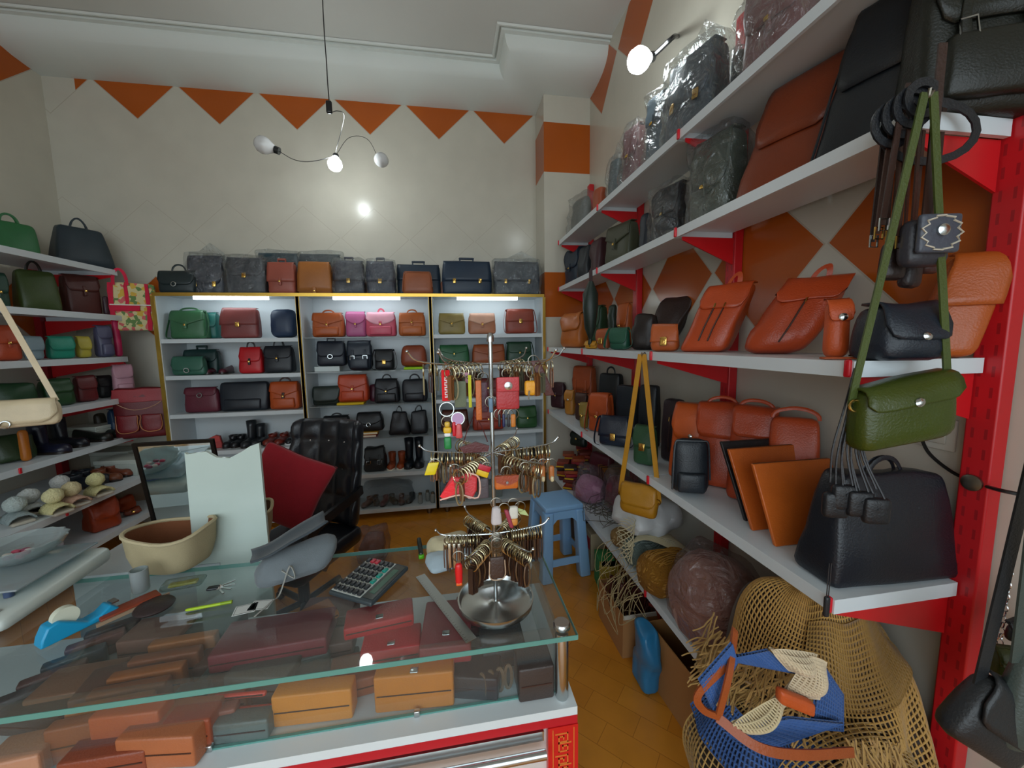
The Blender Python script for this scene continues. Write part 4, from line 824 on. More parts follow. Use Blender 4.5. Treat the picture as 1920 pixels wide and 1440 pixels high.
# black and grey shoulder bags close to the camera at the right edge
def close_bag(px, py, Y, rz, w, h, d, col, label, strap_px, tilt=(0, 0), **k):
    p = at(px, py, Y=Y); T = bag('shoulder_bag', p, radians(rz), w, h, d, col, label, cat_='handbag', tilt=tilt, **k)
    q = Matrix.Translation(p) @ Matrix.Rotation(radians(rz), 4, 'Z') @ Matrix.Rotation(tilt[1], 4, 'Y'); qi = q.inverted()
    e = qi @ Vector(strap_px)
    G().strap(bez([e, e.lerp(Vector((-w*.46, 0, h*.8)), .5), (-w*.46, 0, h*.8)], 6), .022, .004, (0, 1, 0)).build('shoulder_strap', leather(col), T); return T
top_pt = at(1975, 700, Y=.50)
close_bag(1815, 1400, .53, -12, .155, .15, .055, '1E2022', 'charcoal shoulder bag on a wide strap at the lower right edge', top_pt, tilt=(0, radians(33)), flap=.6, clasp=None, top=1, td=.8, seed=63)
close_bag(1905, 1400, .50, -12, .10, .22, .05, '3A4440', 'grey green shoulder bag at the bottom right corner, in front of the charcoal one', at(1960, 800, Y=.48), tilt=(0, radians(8)), flap=0, clasp=None, top=.9, seed=64)
p = at(1895, 1275, Y=.57)
bag('handbag', p, radians(-20), .08, .07, .04, '3A4214', 'olive green bag peeking out between the two hanging shoulder bags', flap=.4, clasp=None, seed=65)
# silver chain strap by the wall
pa = at(1912, 940, Y=.62); pb = at(1872, 1225, Y=.62)
T = thing('bag_chain', pa, 0, 'thin silver chain strap hanging beside the red upright', 'chain')
g = G(); n = 26
for k in range(n):
    c = (pb-pa)*(k/n); g.torus(.0052, .0012, tuple(c), 'y' if k % 2 else 'x', 10, 4, sz=1.5)
g.build('links', CHROME(), T); tag(T.children[0], kind='stuff')
# small black bag piece right of chain
bag('pouch', at(1905, 1200, Y=.6), 0, .05, .04, .02, '1C1E20', 'tiny black pouch hanging at the right edge above the olive bag', flap=.5, clasp=None, handle='loop', hh=.12, seed=66)
# wall socket and cable
sy = fitY(1758, XR, 1.28); sz_ = fitZ(812, XR, sy)
T = thing('wall_socket', (XR, sy, sz_), 0, 'cream wall socket behind the green shoulder bag', 'socket')
G().soft(.008, .085, .085, .003, 2, (-.005, 0, -.042)).build('plate', mat('plastic', 'C8C4B8', 1), T); G().soft(.006, .05, .05, .003, 2, (-.011, 0, -.025)).build('insert', mat('plastic', 'B8B4A8', 1), T)
c0 = Vector((XR-.014, sy+.03, sz_-.01)); pts = [c0, at(1742, 850, X=XR-.03), at(1785, 885, X=XR-.02), at(1830, 905, X=XR-.02), at(1870, 918, X=XR-.06), at(1918, 928, X=XR-.05)]
tag(G().tube(bez(pts, 6), .0045, 6).build('power_cable', mat('plastic', '181818', 1)), 'black power cable running from the wall socket across the red upright', 'cable')
# floral tote hanging on the left shelves
pf = at(252, 620, Y=3.50); w = .27; f = mkdef(w, .06, .37, 1.0, .5, .2, .012, 9)
T = thing('tote_bag', (pf.x, 3.53, pf.z), radians(20), 'floral patchwork tote with red trim hanging at the end of the left shelves', 'handbag')
M = mat('cloth', 'D8C890', 1).copy(); M.name = 'floral_cloth'; N = M.node_tree.nodes; L = M.node_tree.links
vo = N.new('ShaderNodeTexVoronoi'); vo.inputs['Scale'].default_value = 38; tc = N.new('ShaderNodeTexCoord'); L.new(tc.outputs['Object'], vo.inputs[0]); cr = N.new('ShaderNodeValToRGB')
for e_, (p_, c_) in zip((0, 1), ((0, 'D8CC98'), (1, 'B84030'))): cr.color_ramp.elements[e_].position = p_; cr.color_ramp.elements[e_].color = hexc(c_, 1)
for p_, c_ in ((.35, 'D8CC98'), (.5, '6A8A50'), (.62, 'D8B048'), (.75, 'D86868')): el = cr.color_ramp.elements.new(p_); el.color = hexc(c_, 1)
cr.color_ramp.interpolation = 'CONSTANT'; L.new(vo.outputs['Color'], cr.inputs[0]); L.new(cr.outputs[0], N['Principled BSDF'].inputs['Base Color'])
G().soft(w, .06, .37, .02, 4, fn=f).build('body', M, T)
red = mat('cloth', 'D01C40', 1)
for a, b, c, d_, nm in ((-.135, .04, .15, .05, 'red_band'), (-.135, -.105, .0, .37, 'side_trim'), (.075, .10, .0, .37, 'side_trim'), (-.04, -.02, .2, .17, 'pocket_trim')):
    G().soft(b-a, .008, d_, .003, 5, ((a+b)/2, -.036, c), f).build(nm, red, T)
G().box(-.13, .12, -.042, -.036, .195, .203).build('lace_trim', mat('cloth', 'E8E4D8', 1), T)
G().strap(arc((-.1, -.03, .35), (-.02, -.03, .35), .12, 10), .02, .003, (0, 1, 0)).build('handle', red, T)
# maroon pocket bag hanging under it
pf = at(278, 818, Y=3.45)
T = thing('shoulder_bag', (pf.x, 3.42, pf.z), radians(15), 'maroon hanging bag with two rounded patch pockets and tan piping', 'handbag'); f = mkdef(.33, .09, .40, .95, .6, .2, .01, 12)
G().soft(.33, .09, .40, .035, 4, fn=f).build('body', leather('5A1218'), T)
G().soft(.325, .012, .10, .004, 4, (0, -.043, .29), f).build('top_flap', leather('881820'), T)
for s in (-1, 1):
    G().soft(.12, .02, .13, .016, 3, (s*.07, -.055, .06), f).build('pocket', leather('6A141A'), T)
    G().tube(bez([(s*.07-.06, -.072, .19), (s*.07-.06, -.072, .08), (s*.07, -.072, .06), (s*.07+.06, -.072, .08), (s*.07+.06, -.072, .19)], 5), .003, 5, fn=f).build('piping', leather('A8704A'), T)
G().tube(cat((-.14, -.052, .29), (.14, -.052, .29), .06), .003, 5, fn=f).build('cord', leather('A88068'), T)
# cream shoulder bag near the left edge
pf = at(28, 802, Y=2.25); X0 = pf.x
T = bag('shoulder_bag', (X0-.02, 2.25, pf.z), radians(25), .34, .13, .06, 'C8B898', 'cream shoulder bag on a long cream strap in front of the left shelves', cat_='handbag', flap=.85, clasp='ring', top=1, td=.8, seed=67, wob=.008)
tp = at(-5, 560, Y=2.35) - Vector((X0-.02, 2.25, pf.z)); tp.rotate(Matrix.Rotation(radians(-25), 3, 'Z'))
G().strap([tp, tp.lerp(Vector((.165, 0, .12)), .5), (.165, 0, .12)], .024, .004, (0, 1, 0)).build('shoulder_strap', leather('CCBA9A'), T)
G().strap([tp, tp.lerp(Vector((-.16, 0, .12)), .5), (-.16, 0, .12)], .024, .004, (0, 1, 0)).build('shoulder_strap', leather('CCBA9A'), T)
# wrapped parcel hanging over the far clips of the second right shelf
Yp = fitY(1110, .93, 1.8)
T = thing('umbrella_pouch', (.92, Yp, fitZ(650, .93, Yp)), radians(-40), 'dark green bundle tied on a brown cord at the far end of the right shelves', 'pouch'); zt2 = 2.0 - fitZ(650, .93, Yp)
G().strap([(0, 0, .3), (0, 0, zt2)], .022, .006, (0, 1, 0)).build('cord', leather('2A1418'), T); G().lathe([(.01, .05), (.035, .12), (.05, .25), (.045, .34), (.015, .42)], 16, fn=mkdef(.1, .1, .42, 1, 1, .0, .014, 5)).build('body', leather('1A2620'), T)
G().lathe([(.006, 0), (.016, .02), (.012, .05)], 10).build('tassel', leather('1A2620'), T)

# ================================================================ BULBS AND CORDS
def bulb(loc, d, r, lit, label, e=0):
    T = thing('light_bulb', loc, 0, label, 'light bulb'); D = Vector(d).normalized(); q = D.to_track_quat('Z', 'Y').to_matrix()
    f = lambda x, y, z_: tuple(q @ Vector((x, y, z_)))
    G().lathe([(r*.42, -r*1.25), (r*.6, -r*.9), (r*.85, -r*.5), (r, 0), (r*.87, r*.5), (r*.5, r*.87), (.001, r)], 24, fn=f).build('bulb', mat('emit', 'EAF4FF', e) if lit else mat('bulbglass', 'D0D4D4'), T)
    G().lathe([(r*.42, -r*1.25-.004), (r*.42, -r*1.8)], 14, fn=f).build('socket', mat('plastic', '1C1E20', 1), T)
    return Vector(loc)-D*r*1.75
b1 = bulb(at(628, 308, Y=3.25), (.0, -.3, -.6), .052, True, 'lit light bulb hanging in the middle in front of the back wall', 75)
b2 = bulb(at(1198, 113, X=1.0), (-.6, -.2, -.3), .058, True, 'lit light bulb by the right wall above the top shelf', 45)
b3 = bulb(at(494, 272, Y=3.25), (-1, .0, .35), .062, False, 'unlit white bulb with black socket left of the lit one')
b4 = bulb(at(715, 300, Y=3.3), (.2, -.9, -.1), .055, False, 'unlit round bulb right of the lit one')
def wire(pts, label, r=.0035, name='hanging_wire'):
    return tag(G().tube(bez(pts, 8), r, 6).build(name, mat('plastic', '1A1A1C', 1)), label, 'cord')
A = at(604, -60, Y=2.9); A.z = ZC
wire([A, at(605, 0, Y=2.9), at(608, 60, Y=2.9), at(612, 115, Y=2.9), at(614, 150, Y=2.9), at(617, 188, Y=2.9)], 'black cord hanging from the ceiling to the switch')
pz_ = at(617, 201, Y=2.9)
T = thing('cord_switch', pz_, 0, 'black inline switch at the end of the ceiling cord', 'switch'); G().soft(.038, .026, .08, .01, 2, (0, 0, -.04)).build('body', mat('plastic', '16181A', 1), T)
wire([pz_-Vector((0, 0, .038)), at(632, 208, Y=2.95), at(645, 215, Y=3.0), at(640, 245, Y=3.15), at(631, 278, Y=3.25), b1], 'thin cord from the switch down to the lit bulb', .0025)
wire([b3, at(548, 298, Y=3.26), at(572, 303, Y=3.27), at(600, 300, Y=3.27), b1], 'thin cord joining the left unlit bulb to the lit bulb', .0025)
wire([b1, at(655, 258, Y=3.35), at(690, 262, Y=3.4), b4], 'thin pale cord joining the lit bulb to the right unlit bulb', .002)
Bq = at(1262, 70, X=1.14)
wire([b2, b2.lerp(Bq, .5), Bq, at(1270, 68, X=XR-.003)], 'black bulb holder arm fixed to the right wall', .012, 'lamp_arm')
# ================================================================ ON THE COUNTER
def P(x, y, z=ZG): return at(x, y, Z=z)
# key ring stand
KX, KY = .103, .951
T = thing('key_ring_stand', (KX, KY, ZG+.001), 0, 'three-tier chrome key ring stand with a dished steel base on the counter', 'display stand')
G().lathe([(.001, 0), (.085, 0), (.098, .008), (.101, .026), (.097, .026), (.092, .012), (.02, .009), (.012, .014), (.001, .014)], 40, cap=False).build('base_dish', CHROME(), T)
G().tube([(0, 0, .01), (0, 0, .71)], .0055, 10).lathe([(.009, .70), (.009, .715), (.004, .722)], 12).build('pole', CHROME(), T)
TIER = [(.645, .20, (8, 52, 130, 188, 232, 308)), (.418, .185, (10, 60, 120, 172, 235, 305)), (.20, .15, (5, 55, 118, 178, 238, 300))]
arms = []
for t, (hz_, R, angs) in enumerate(TIER):
    for k, a in enumerate(angs):
        a = radians(a); e = Vector((cos(a), sin(a), 0)); rise = .035 if t == 0 else .022
        pts = bez([(0, 0, hz_), e*R*.5+Vector((0, 0, hz_+.002)), e*R*.88+Vector((0, 0, hz_+rise*.35)), e*R+Vector((0, 0, hz_+rise))], 4)
        arms.append((t, e, R, hz_)); G().tube(pts, .002, 6).soft(.008, .008, .008, .0039, 1, tuple(e*R+Vector((0, 0, hz_+rise-.004)))).build('arm', CHROME(), T)
# ring + fob templates (mesh data shared between copies)
def tmpl(build):
    T = thing('key_ring', (0, 0, 0)); build(T); return T
BRASS = mat('metal', 'C8BC98', 1, .25)
def ringm(T, r=.0175, m_=None): G().torus(r, .0016, (0, 0, -r+.002), 'y', 18, 5).build('ring', m_ or BRASS, T)
def fob_strap(c, L, w=.014):
    def b(T):
        ringm(T); G().strap([(0, .002, -.022), (0, .004, -.028), (.001, .004, -.028-L*.5), (0, .003, -.028-L)], w, .004, (0, 1, 0)).build('fob', leather(c), T)
        G().strap([(0, -.003, -.024), (0, -.004, -.028-L*.5), (0, -.003, -.026-L)], w*.9, .003, (0, 1, 0)).build('fob_back', leather(c), T)
    return tmpl(b)
def fob_loop(c, L):
    def b(T):
        ringm(T); G().tube([(.011*sin(pi*2*i/20)*(1 if i < 20 else 1), 0, -.028-L/2+L/2*cos(2*pi*i/20)) for i in range(20)], .0022, 5, True, up=(0, 1, 0)).build('cord', leather(c), T)
    return tmpl(b)
def clone(T, loc, rz, label, group, sc=1):
    o = T.copy(); COL.objects.link(o); o.location = loc; o.rotation_euler = (0, 0, rz); o.scale = (sc,)*3; tag(o, label, 'key ring', group)
    for ch in list(T.children):
        c = ch.copy(); COL.objects.link(c); c.parent = o
    return o
TM = {0: [fob_strap('4A4A3A', .05, .01), fob_strap('6A4020', .06), fob_loop('8A8060', .06), fob_strap('3A2018', .055, .012)],
      1: [fob_loop('7A6848', .055), fob_strap('5A3A22', .05, .01), fob_strap('7A4A28', .045), fob_loop('4A3A28', .05)],
      2: [fob_strap('2E1C14', .065), fob_strap('4A2C1A', .06, .012), fob_strap('38241A', .07), fob_loop('5A4028', .06)]}
tn = ['top', 'middle', 'lowest']; fl = [['slim olive', 'brown leather', 'pale looped cord', 'dark leather'], ['tan looped cord', 'slim brown', 'chestnut leather', 'dark looped cord'], ['long dark', 'slim brown', 'black brown', 'tan looped cord']]
ORD = ['first', 'second', 'third', 'fourth', 'fifth', 'sixth', 'seventh', 'eighth', 'ninth', 'tenth', 'eleventh', 'twelfth', 'thirteenth']
ARM = ['right', 'back right', 'back left', 'left', 'front left', 'front right']
for i, (t, e, R, hz_) in enumerate(arms):
    n = (8, 11, 13)[t]; rz = math.atan2(e.y, e.x)
    for k in range(n):
        q = (.28+.62*k/n)*R; ti = (k*7+i*3) % 4
        loc = Vector((KX, KY, ZG+.003)) + e*q + Vector((0, 0, hz_))
        nm = {0: 'slim', 1: 'brown', 2: 'dark', 3: 'corded'}
        clone(TM[t][ti], loc, rz+pi/2+random.uniform(-.25, .25), '%s fob, %s from the pole, %s arm, %s tier' % (fl[t][ti], ORD[k], ARM[i % 6], tn[t]), 'plain key rings on the %s tier' % tn[t], .95 if t else .8)
for tl in TM.values():
    for T in tl:
        for ch in list(T.children): bpy.data.objects.remove(ch)
        bpy.data.objects.remove(T)
# the special pieces, hung in front of the stand
def kc(px, py, Y, build, label, name='key_chain', ring=True, rz=0, catg='key ring'):
    p = at(px, py, Y=Y); T = thing(name, p, rz, label, catg)
    if ring: G().torus(.012, .0013, (0, 0, -.01), 'y', 16, 5).build('ring', IRON(), T)
    build(T); return T
def S_(w, h, d, z, r=.004, x=0, y=0, fn=None): return G().soft(w, d, h, r, 2, (x, y, z), fn)
YK = .84
def card_holder(T):
    S_(.052, .072, .012, -.09, .004).build('body', leather('9A2A2E'), T); S_(.05, .032, .004, -.049, .003, 0, -.009).build('flap', leather('A83236'), T)
    G().lathe([(.009, 0), (.009, .002), (.004, .004)], 16, fn=lambda x, y, z_: (x, -.012-z_, -.036+y)).build('snap', CHROME(), T)
kc(951, 692, YK, card_holder, 'red leather card holder with a big round snap on the top tier', 'card_holder')
kc(862, 700, YK, lambda T: S_(.026, .058, .006, -.075, .003).build('fob', mat('cloth', '68705A', 1), T), 'grey green woven rectangular fob on the top tier')
def lanyard(T):
    S_(.018, .068, .003, -.07, .0014).build('strap', mat('cloth', 'D8141C', 1), T)
    g = G()
    for q in range(9): g.box(-.003, .003, -.0025, -.0016, -.062+q*.0052, -.0595+q*.0052).box((-.003 if q % 2 else .001), (-.001 if q % 2 else .003), -.0025, -.0016, -.0595+q*.0052, -.0575+q*.0052)
    g.build('white_lettering', mat('paper', 'F0E8E8', 1), T); G().torus(.0155, .0016, (0, 0, -.088), 'y').build('end_ring', CHROME(), T)
kc(835, 692, YK, lanyard, 'bright red lanyard strap with white lettering, leftmost on the top tier')
def figurine(T):
    for z_, h, w, c, nm in ((-.022, .012, .012, 'D8B040', 'head'), (-.036, .014, .018, 'E0B020', 'shirt'), (-.044, .009, .015, 'E8E8E8', 'belt'), (-.072, .028, .016, '18803C', 'trousers')): S_(w, h, .01, z_, .004).build(nm, mat('plastic', c, 1), T)
kc(838, 782, YK, figurine, 'small plastic figure in yellow shirt and green trousers hanging from the red lanyard')
kc(858, 768, YK, lambda T: (G().torus(.014, .002, (0, 0, -.02), 'y').build('rim', CHROME(), T), G().lathe([(.0125, -.002), (.0125, .002)], 18, fn=lambda x, y, z_: (x, z_, y-.02)).build('disc', mat('plastic', 'B890B8', 1), T)), 'round lilac mirror charm in a silver rim below the woven fob', ring=False)
kc(851, 790, YK, lambda T: S_(.008, .034, .008, -.034, .0035).build('whistle', mat('plastic', 'C81828', 1), T), 'slim red whistle charm left of the salmon one', ring=False)
kc(860, 792, YK, lambda T: S_(.011, .034, .009, -.036, .004, fn=lambda x, y, z_: (x*(1-z_*14), y, z_)).build('whistle', mat('plastic', 'C85050', 1), T), 'salmon pear-shaped whistle charm under the lilac disc', ring=False)
kc(880, 692, YK, lambda T: S_(.007, .072, .003, -.085, .001).build('ribbon', mat('cloth', 'C0C030', 1), T), 'thin lime yellow ribbon on the top tier')
kc(896, 692, YK+.01, lambda T: (S_(.013, .09, .005, -.115, .002).build('strap', leather('B05A20'), T)), 'long orange leather strap fob in the middle of the top tier')
kc(905, 700, YK+.03, lambda T: S_(.02, .07, .006, -.09, .002).build('fob', leather('4A2430'), T), 'dark plum fob behind the orange strap')
kc(920, 745, YK, lambda T: S_(.009, .032, .006, -.034, .002).build('tag', mat('plastic', '5A7890', 1), T), 'small blue beaded tag left of the card holder')
kc(873, 690, YK+.02, lambda T: S_(.017, .024, .004, -.034, .002).build('tag', mat('cloth', 'D8A0B8', 1), T), 'pale pink tag above the woven fob')
kc(997, 690, YK, lambda T: (S_(.034, .034, .012, -.062, .006).build('pouch', leather('C88A18'), T), G().tube([(-.008, -.008, -.05), (-.01, -.009, -.07)], .0018, 5).build('zip_pull', CHROME(), T)), 'mustard zip pouch at the right side of the top tier')
def sheath(T):
    f = lambda x, y, z_: (x*cos(.5)-z_*sin(.5), y, x*sin(.5)+z_*cos(.5)); S_(.022, .085, .005, -.1, .002, fn=f).build('sheath', leather('4A2420'), T)
kc(1000, 668, YK, lambda T: (G().soft(.022, .005, .08, .002, 2, (0, 0, -.09), lambda x, y, z_: (x-z_*.42, y, z_)).build('sheath', leather('4A2420'), T)), 'slanting maroon leather sheath, rightmost on the top tier')
for q, (x, c) in enumerate(((936, '141418'), (944, '1A2450'), (953, '1A1A22'))):
    kc(x, 768, YK, lambda T: S_(.006, .03, .005, -.04, .002).build('charm', mat('plastic', c, 1), T), ('left black', 'dark blue', 'right black')[q]+' dangling charm under the card holder')
kc(962, 768, YK, lambda T: S_(.011, .03, .006, -.04, .003).build('charm', leather('A8641C'), T), 'amber leather charm under the card holder')
# middle tier
kc(815, 862, YK, lambda T: G().soft(.024, .004, .028, .002, 2, (0, 0, -.034), lambda x, y, z_: (x+z_*.35, y, z_)).build('tag', mat('plastic', 'E0C818', 1), T), 'tilted yellow tag, leftmost on the middle tier')
def catp(T):
    G().prism([(-.034, -.07), (-.026, -.078), (.012, -.066), (.038, -.078), (.048, -.06), (.05, -.03), (.03, -.018), (.012, -.03), (-.006, -.024), (-.022, -.05)], -.008, .008).build('body', leather('B8343A'), T, bevel=.004)
    G().prism([(-.034, -.066), (-.026, -.072), (.002, -.062), (-.004, -.03), (-.022, -.05)], -.0105, -.0085).build('patch', leather('D81C28'), T)
    G().tube(bez([(-.034, -.01, -.074), (.01, -.01, -.066), (.05, -.01, -.075), (.053, -.01, -.03), (.03, -.01, -.016)], 4), .0018, 5).build('piping', leather('D8B0A0'), T)
kc(852, 872, YK, catp, 'red leather pouch of two curved panels with pale piping on the middle tier', 'coin_pouch')
kc(872, 905, YK+.01, lambda T: S_(.02, .014, .005, -.026, .002).build('tag', leather('C8921C'), T), 'small yellow leather tag below the red curved pouch')
kc(881, 912, YK, lambda T: G().torus(.008, .003, (0, 0, -.016), 'y', sz=1.3).build('loop', mat('plastic', 'D8B8B8', 1), T), 'pale pink loop charm hanging lowest on the middle tier left')
def flagtag(T): 
    f = lambda x, y, z_: (x+z_*.4, y, z_-x*.4); S_(.026, .012, .004, -.03, .001, fn=f).build('tag', mat('plastic', 'E0B818', 1), T); S_(.026, .012, .004, -.0175, .001, fn=f).build('red_half', mat('plastic', 'B81830', 1), T)
kc(912, 868, YK, flagtag, 'tag striped in yellow and red on the middle tier')
def purse(T):
    S_(.054, .032, .016, -.05, .006).build('body', leather('B05A20'), T); G().prism([(-.027, -.016), (.027, -.016), (.024, -.03), (.004, -.038), (-.004, -.038), (-.024, -.03)], -.0125, -.0095).build('flap', leather('8A3A20'), T)
    G().lathe([(.004, 0), (.003, .002)], 12, fn=lambda x, y, z_: (x, -.0125-z_, -.031+y)).build('snap', CHROME(), T); G().tube([(-.02, 0, -.018), (0, 0, 0), (.02, 0, -.018)], .001, 4, up=(0, 1, 0)).build('cord', IRON(), T)
kc(949, 876, YK-.01, purse, 'mini orange leather purse with a brown flap on the middle tier', 'coin_purse')
for q, x in enumerate((1000, 1017, 1034)):
    kc(x, 862, YK+.02, lambda T: (S_(.013, .036, .012, -.05, .005).build('shoe_charm', leather('9A5A28'), T), S_(.009, .014, .01, -.052, .004, 0, -.005).build('toe_cap', mat('plastic', 'C8B890', 1), T)), '%s tan miniature shoe charm at the right of the middle tier' % ('left', 'middle', 'right')[q])
kc(984, 868, YK, lambda T: G().tube([(.008*cos(a), 0, -.04+.026*sin(a)) for a in [2*pi*i/16 for i in range(16)]], .002, 5, True, up=(0, 1, 0)).build('loop', leather('4A3828'), T), 'brown cord loop right of the mini orange purse')
kc(905, 880, YK+.03, lambda T: S_(.026, .05, .01, -.07, .004).build('fob', leather('50484C'), T), 'grey purple suede fob in the middle tier')
kc(890, 770, YK+.09, lambda T: G().tube([(-.03, 0, -.08), (-.02, 0, -.05), (.0, 0, -.004), (.02, 0, -.05), (.03, 0, -.08)], .0012, 4, up=(0, 1, 0)).prism([(-.04, -.09), (0, -.078), (.034, -.09), (.03, -.104), (-.03, -.104)], -.004, .004).build('tag', leather('5A2A2A'), T), 'maroon leather tag on a black cord behind the pole', ring=False)
# sneaker charms between middle and lowest tier
kc(930, 935, YK-.01, lambda T: S_(.026, .044, .016, -.062, .008, fn=lambda x, y, z_: (x*(1+(z_+.06)*-6), y, z_)).build('sneaker', mat('cloth', 'C8C0C0', 1), T), 'white miniature sneaker charm with pink lining, left of three')
kc(945, 945, YK-.015, lambda T: G().soft(.01, .01, .045, .004, 2, (0, 0, -.058), lambda x, y, z_: (x-z_*.3, y, z_)).build('strap', leather('8A3040'), T), 'raspberry strap charm between the miniature sneakers')
kc(962, 936, YK-.01, lambda T: (S_(.022, .03, .014, -.046, .006).build('sneaker', mat('cloth', 'D8D4C8', 1), T), S_(.02, .018, .015, -.062, .006).build('toe', leather('B87830'), T)), 'white and tan miniature sneaker charm, right of three')
kc(975, 942, YK, lambda T: G().prism([(-.012, -.01), (.012, -.02), (.02, -.034), (0, -.028)], -.001, .001).build('label', mat('paper', 'B8C888', 1), T), 'pale green paper label on the sneaker charms')
# lowest tier pieces
def redb(T): S_(.016, .05, .014, -.075, .007, fn=lambda x, y, z_: (x*(1.1-.5*max(0, (z_+.045))*20) if z_ > -.045 else x, y, z_)).build('body', mat('plastic', 'D81C20', 1), T); S_(.014, .008, .013, -.077, .003).build('orange_tip', mat('plastic', 'E06020', 1), T); G().tube([(0, 0, -.02), (0, 0, -.03)], .002, 5).build('link', CHROME(), T)
kc(859, 1035, YK-.03, redb, 'glossy red torch charm with orange tip on the lowest tier')
def bigfob(T): S_(.032, .052, .006, -.095, .007).build('fob', leather('3A2A24'), T); G().tube(bez([(-.017, -.004, -.05), (-.017, -.004, -.088), (0, -.004, -.096), (.017, -.004, -.088), (.017, -.004, -.05)], 4), .0014, 5).build('piping', leather('A89078'), T)
kc(931, 1010, YK-.03, bigfob, 'large dark brown rounded fob with pale piping in front of the pole')
for q in range(8): kc(931, 1000+q*3, YK-.02+.006*q, lambda T: None, '%s bare steel ring from the viewer in the stacked row, lowest tier' % ORD[q]) ['group'] = 'front row of steel rings'
for q in range(3):
    kc(842+q*9, 1004, YK+.02, lambda T: S_(.007, .06, .003, -.08, .001).build('strip', mat('metal', 'B8B0A0', 1), T), '%s slim silver strip fob at the left of the lowest tier' % ('leftmost', 'middle', 'rightmost')[q])
# small black dish by the stand
T = thing('magnet_dish', (P(970, 1098).x, P(970, 1098).y+.03, ZG+.028), 0, 'small round steel dish with a dark rubber middle resting on the stand base', 'dish')
G().lathe([(.03, 0), (.048, .012), (.05, .018), (.044, .018), (.04, .012), (.001, .011)], 32, cap=False).build('rim', CHROME(), T); G().lathe([(.042, .0125), (.001, .0145)], 32).build('rubber_pad', mat('plastic', '181C1C', 1), T)
# calculator
A, B_, C_, D_ = (P(*q) for q in ((616, 1117), (693, 1056), (806, 1062), (700, 1142)))
u = (D_-A); ang = math.atan2(u.y, u.x); cw = .150; ch = .165
T = thing('calculator', tuple(A+Vector((0, 0, .001))), ang, 'large desk calculator with dark keys and a few red and teal ones', 'calculator'); f = lambda x, y, z_: (x, y, z_+.0+y*.06)
G().soft(cw, ch, .014, .005, 2, (cw/2, ch/2, 0), f).build('case', mat('plastic', '3A4448', 1), T)
G().box(.006, .108, .006, ch-.006, .0142, .0152, f).build('keypad', mat('plastic', 'C8CCC4', 1), T)
for i in range(6):
    for j in range(6):
        c = '282C30'; nm = 'key'
        if i == 5 and j in (1, 2): c = 'B83040'
        if j == 5 and 2 <= i <= 4: c = '189080'
        G().soft(.0125, .018, .006, .002, 1, (.016+j*.0165, .018+i*.0255, .015), f).build('key', mat('plastic', c, 1), T)
G().box(.112, .146, .01, ch-.01, .0142, .0155, f).build('display_panel', mat('plastic', '14201E', 1, .1), T)
G().box(.118, .136, .03, ch-.03, .0156, .016, f).build('screen', mat('plastic', '2A5A48', 1, .1), T)
# steel ruler
a, b = P(788, 1080), P(884, 1202); v = b-a
T = thing('steel_ruler', tuple(a.lerp(b, .5)+Vector((0, 0, .001))), math.atan2(v.y, v.x), 'long steel ruler lying between the calculator and the key ring stand', 'ruler')
G().box(-.158, .158, -.014, .014, 0, .0012).build('blade', mat('metal', 'A8ACA8', 1, .4), T)
g = G()
for k in range(61): g.box(-.15+k*.005, -.1495+k*.005, -.014, -.014+(.008 if k % 2 == 0 else .004), .0012, .0014)
tag(g.build('graduations', mat('plastic', '202020', 1), T), kind='stuff')
# grey felt pouch with a strap
p = P(530, 1104); T = thing('felt_pouch', (p.x, p.y+.05, ZG+.001), radians(25), 'soft grey felt pouch flopped open behind the calculator', 'pouch')
G().soft(.2, .09, .10, .04, 6, fn=mkdef(.2, .09, .10, 1.05, .8, .2, .016, 21, 0, .5)).build('body', mat('cloth', '6A7276', 1), T)
G().grid([[((-.085+.19*i/10)*1.0, -.05+.11*j/6, .10+.030*i/10-.01*sin(pi*j/6)+.035*(i/10)**2) for j in range(7)] for i in range(11)], mkdef(.2, .09, .10, 1.05, .8, .2, .014, 21)).build('flap', mat('cloth', '3E464C', 1), T, solid=.006)
G().strap(bez([(-.02, -.055, .06), (.01, -.062, .03), (.0, -.064, .07), (-.03, -.07, .0), (-.05, -.1, .004), (-.09, -.14, .002)], 5), .006, .002).build('strap', mat('cloth', 'A0A098', 1), T)
for q, (x, y) in enumerate(((460, 1143), (489, 1135))):
    p = P(x, y); T = thing('price_tag', (p.x, p.y, ZG+.001), radians(12-14*q), 'white bordered paper tag on the glass, %s of two' % ('left', 'right')[q], 'tag', 'paper tags on the glass')
    G().box(-.026, .026, -.02, .02, 0, .0008).build('paper', mat('paper', 'D8DCD8', 1), T)
    G().box(-.023, .023, -.0175, -.0165, .0008, .001).box(-.023, .023, .0165, .0175, .0008, .001).box(-.023, -.022, -.0165, .0165, .0008, .001).box(.022, .023, -.0165, .0165, .0008, .001).build('printed_border', mat('paper', '303838', 1), T)
# white board standing on the floor behind the counter
Yb = 1.42; q = [at(x, y, Y=Yb) for x, y in ((348, 848), (352, 851), (388, 846), (408, 857), (432, 858), (455, 846), (470, 836), (487, 830))]
zb_ = at(505, 1075, Y=Yb); x0 = q[0].x; cxp = (q[0].x+q[-1].x)/2
T = thing('white_board', (cxp, Yb, 0), 0, 'tall white panel with a broken top edge standing behind the counter', 'board')
poly = [(v.x-cxp, v.z) for v in q] + [(zb_.x-cxp+.01, 0.001), (at(366, 1085, Y=Yb).x-cxp-.01, .001)]
G().prism(poly, -.006, .006).build('panel', mat('plastic', 'C2D0C8', 1, .15), T)
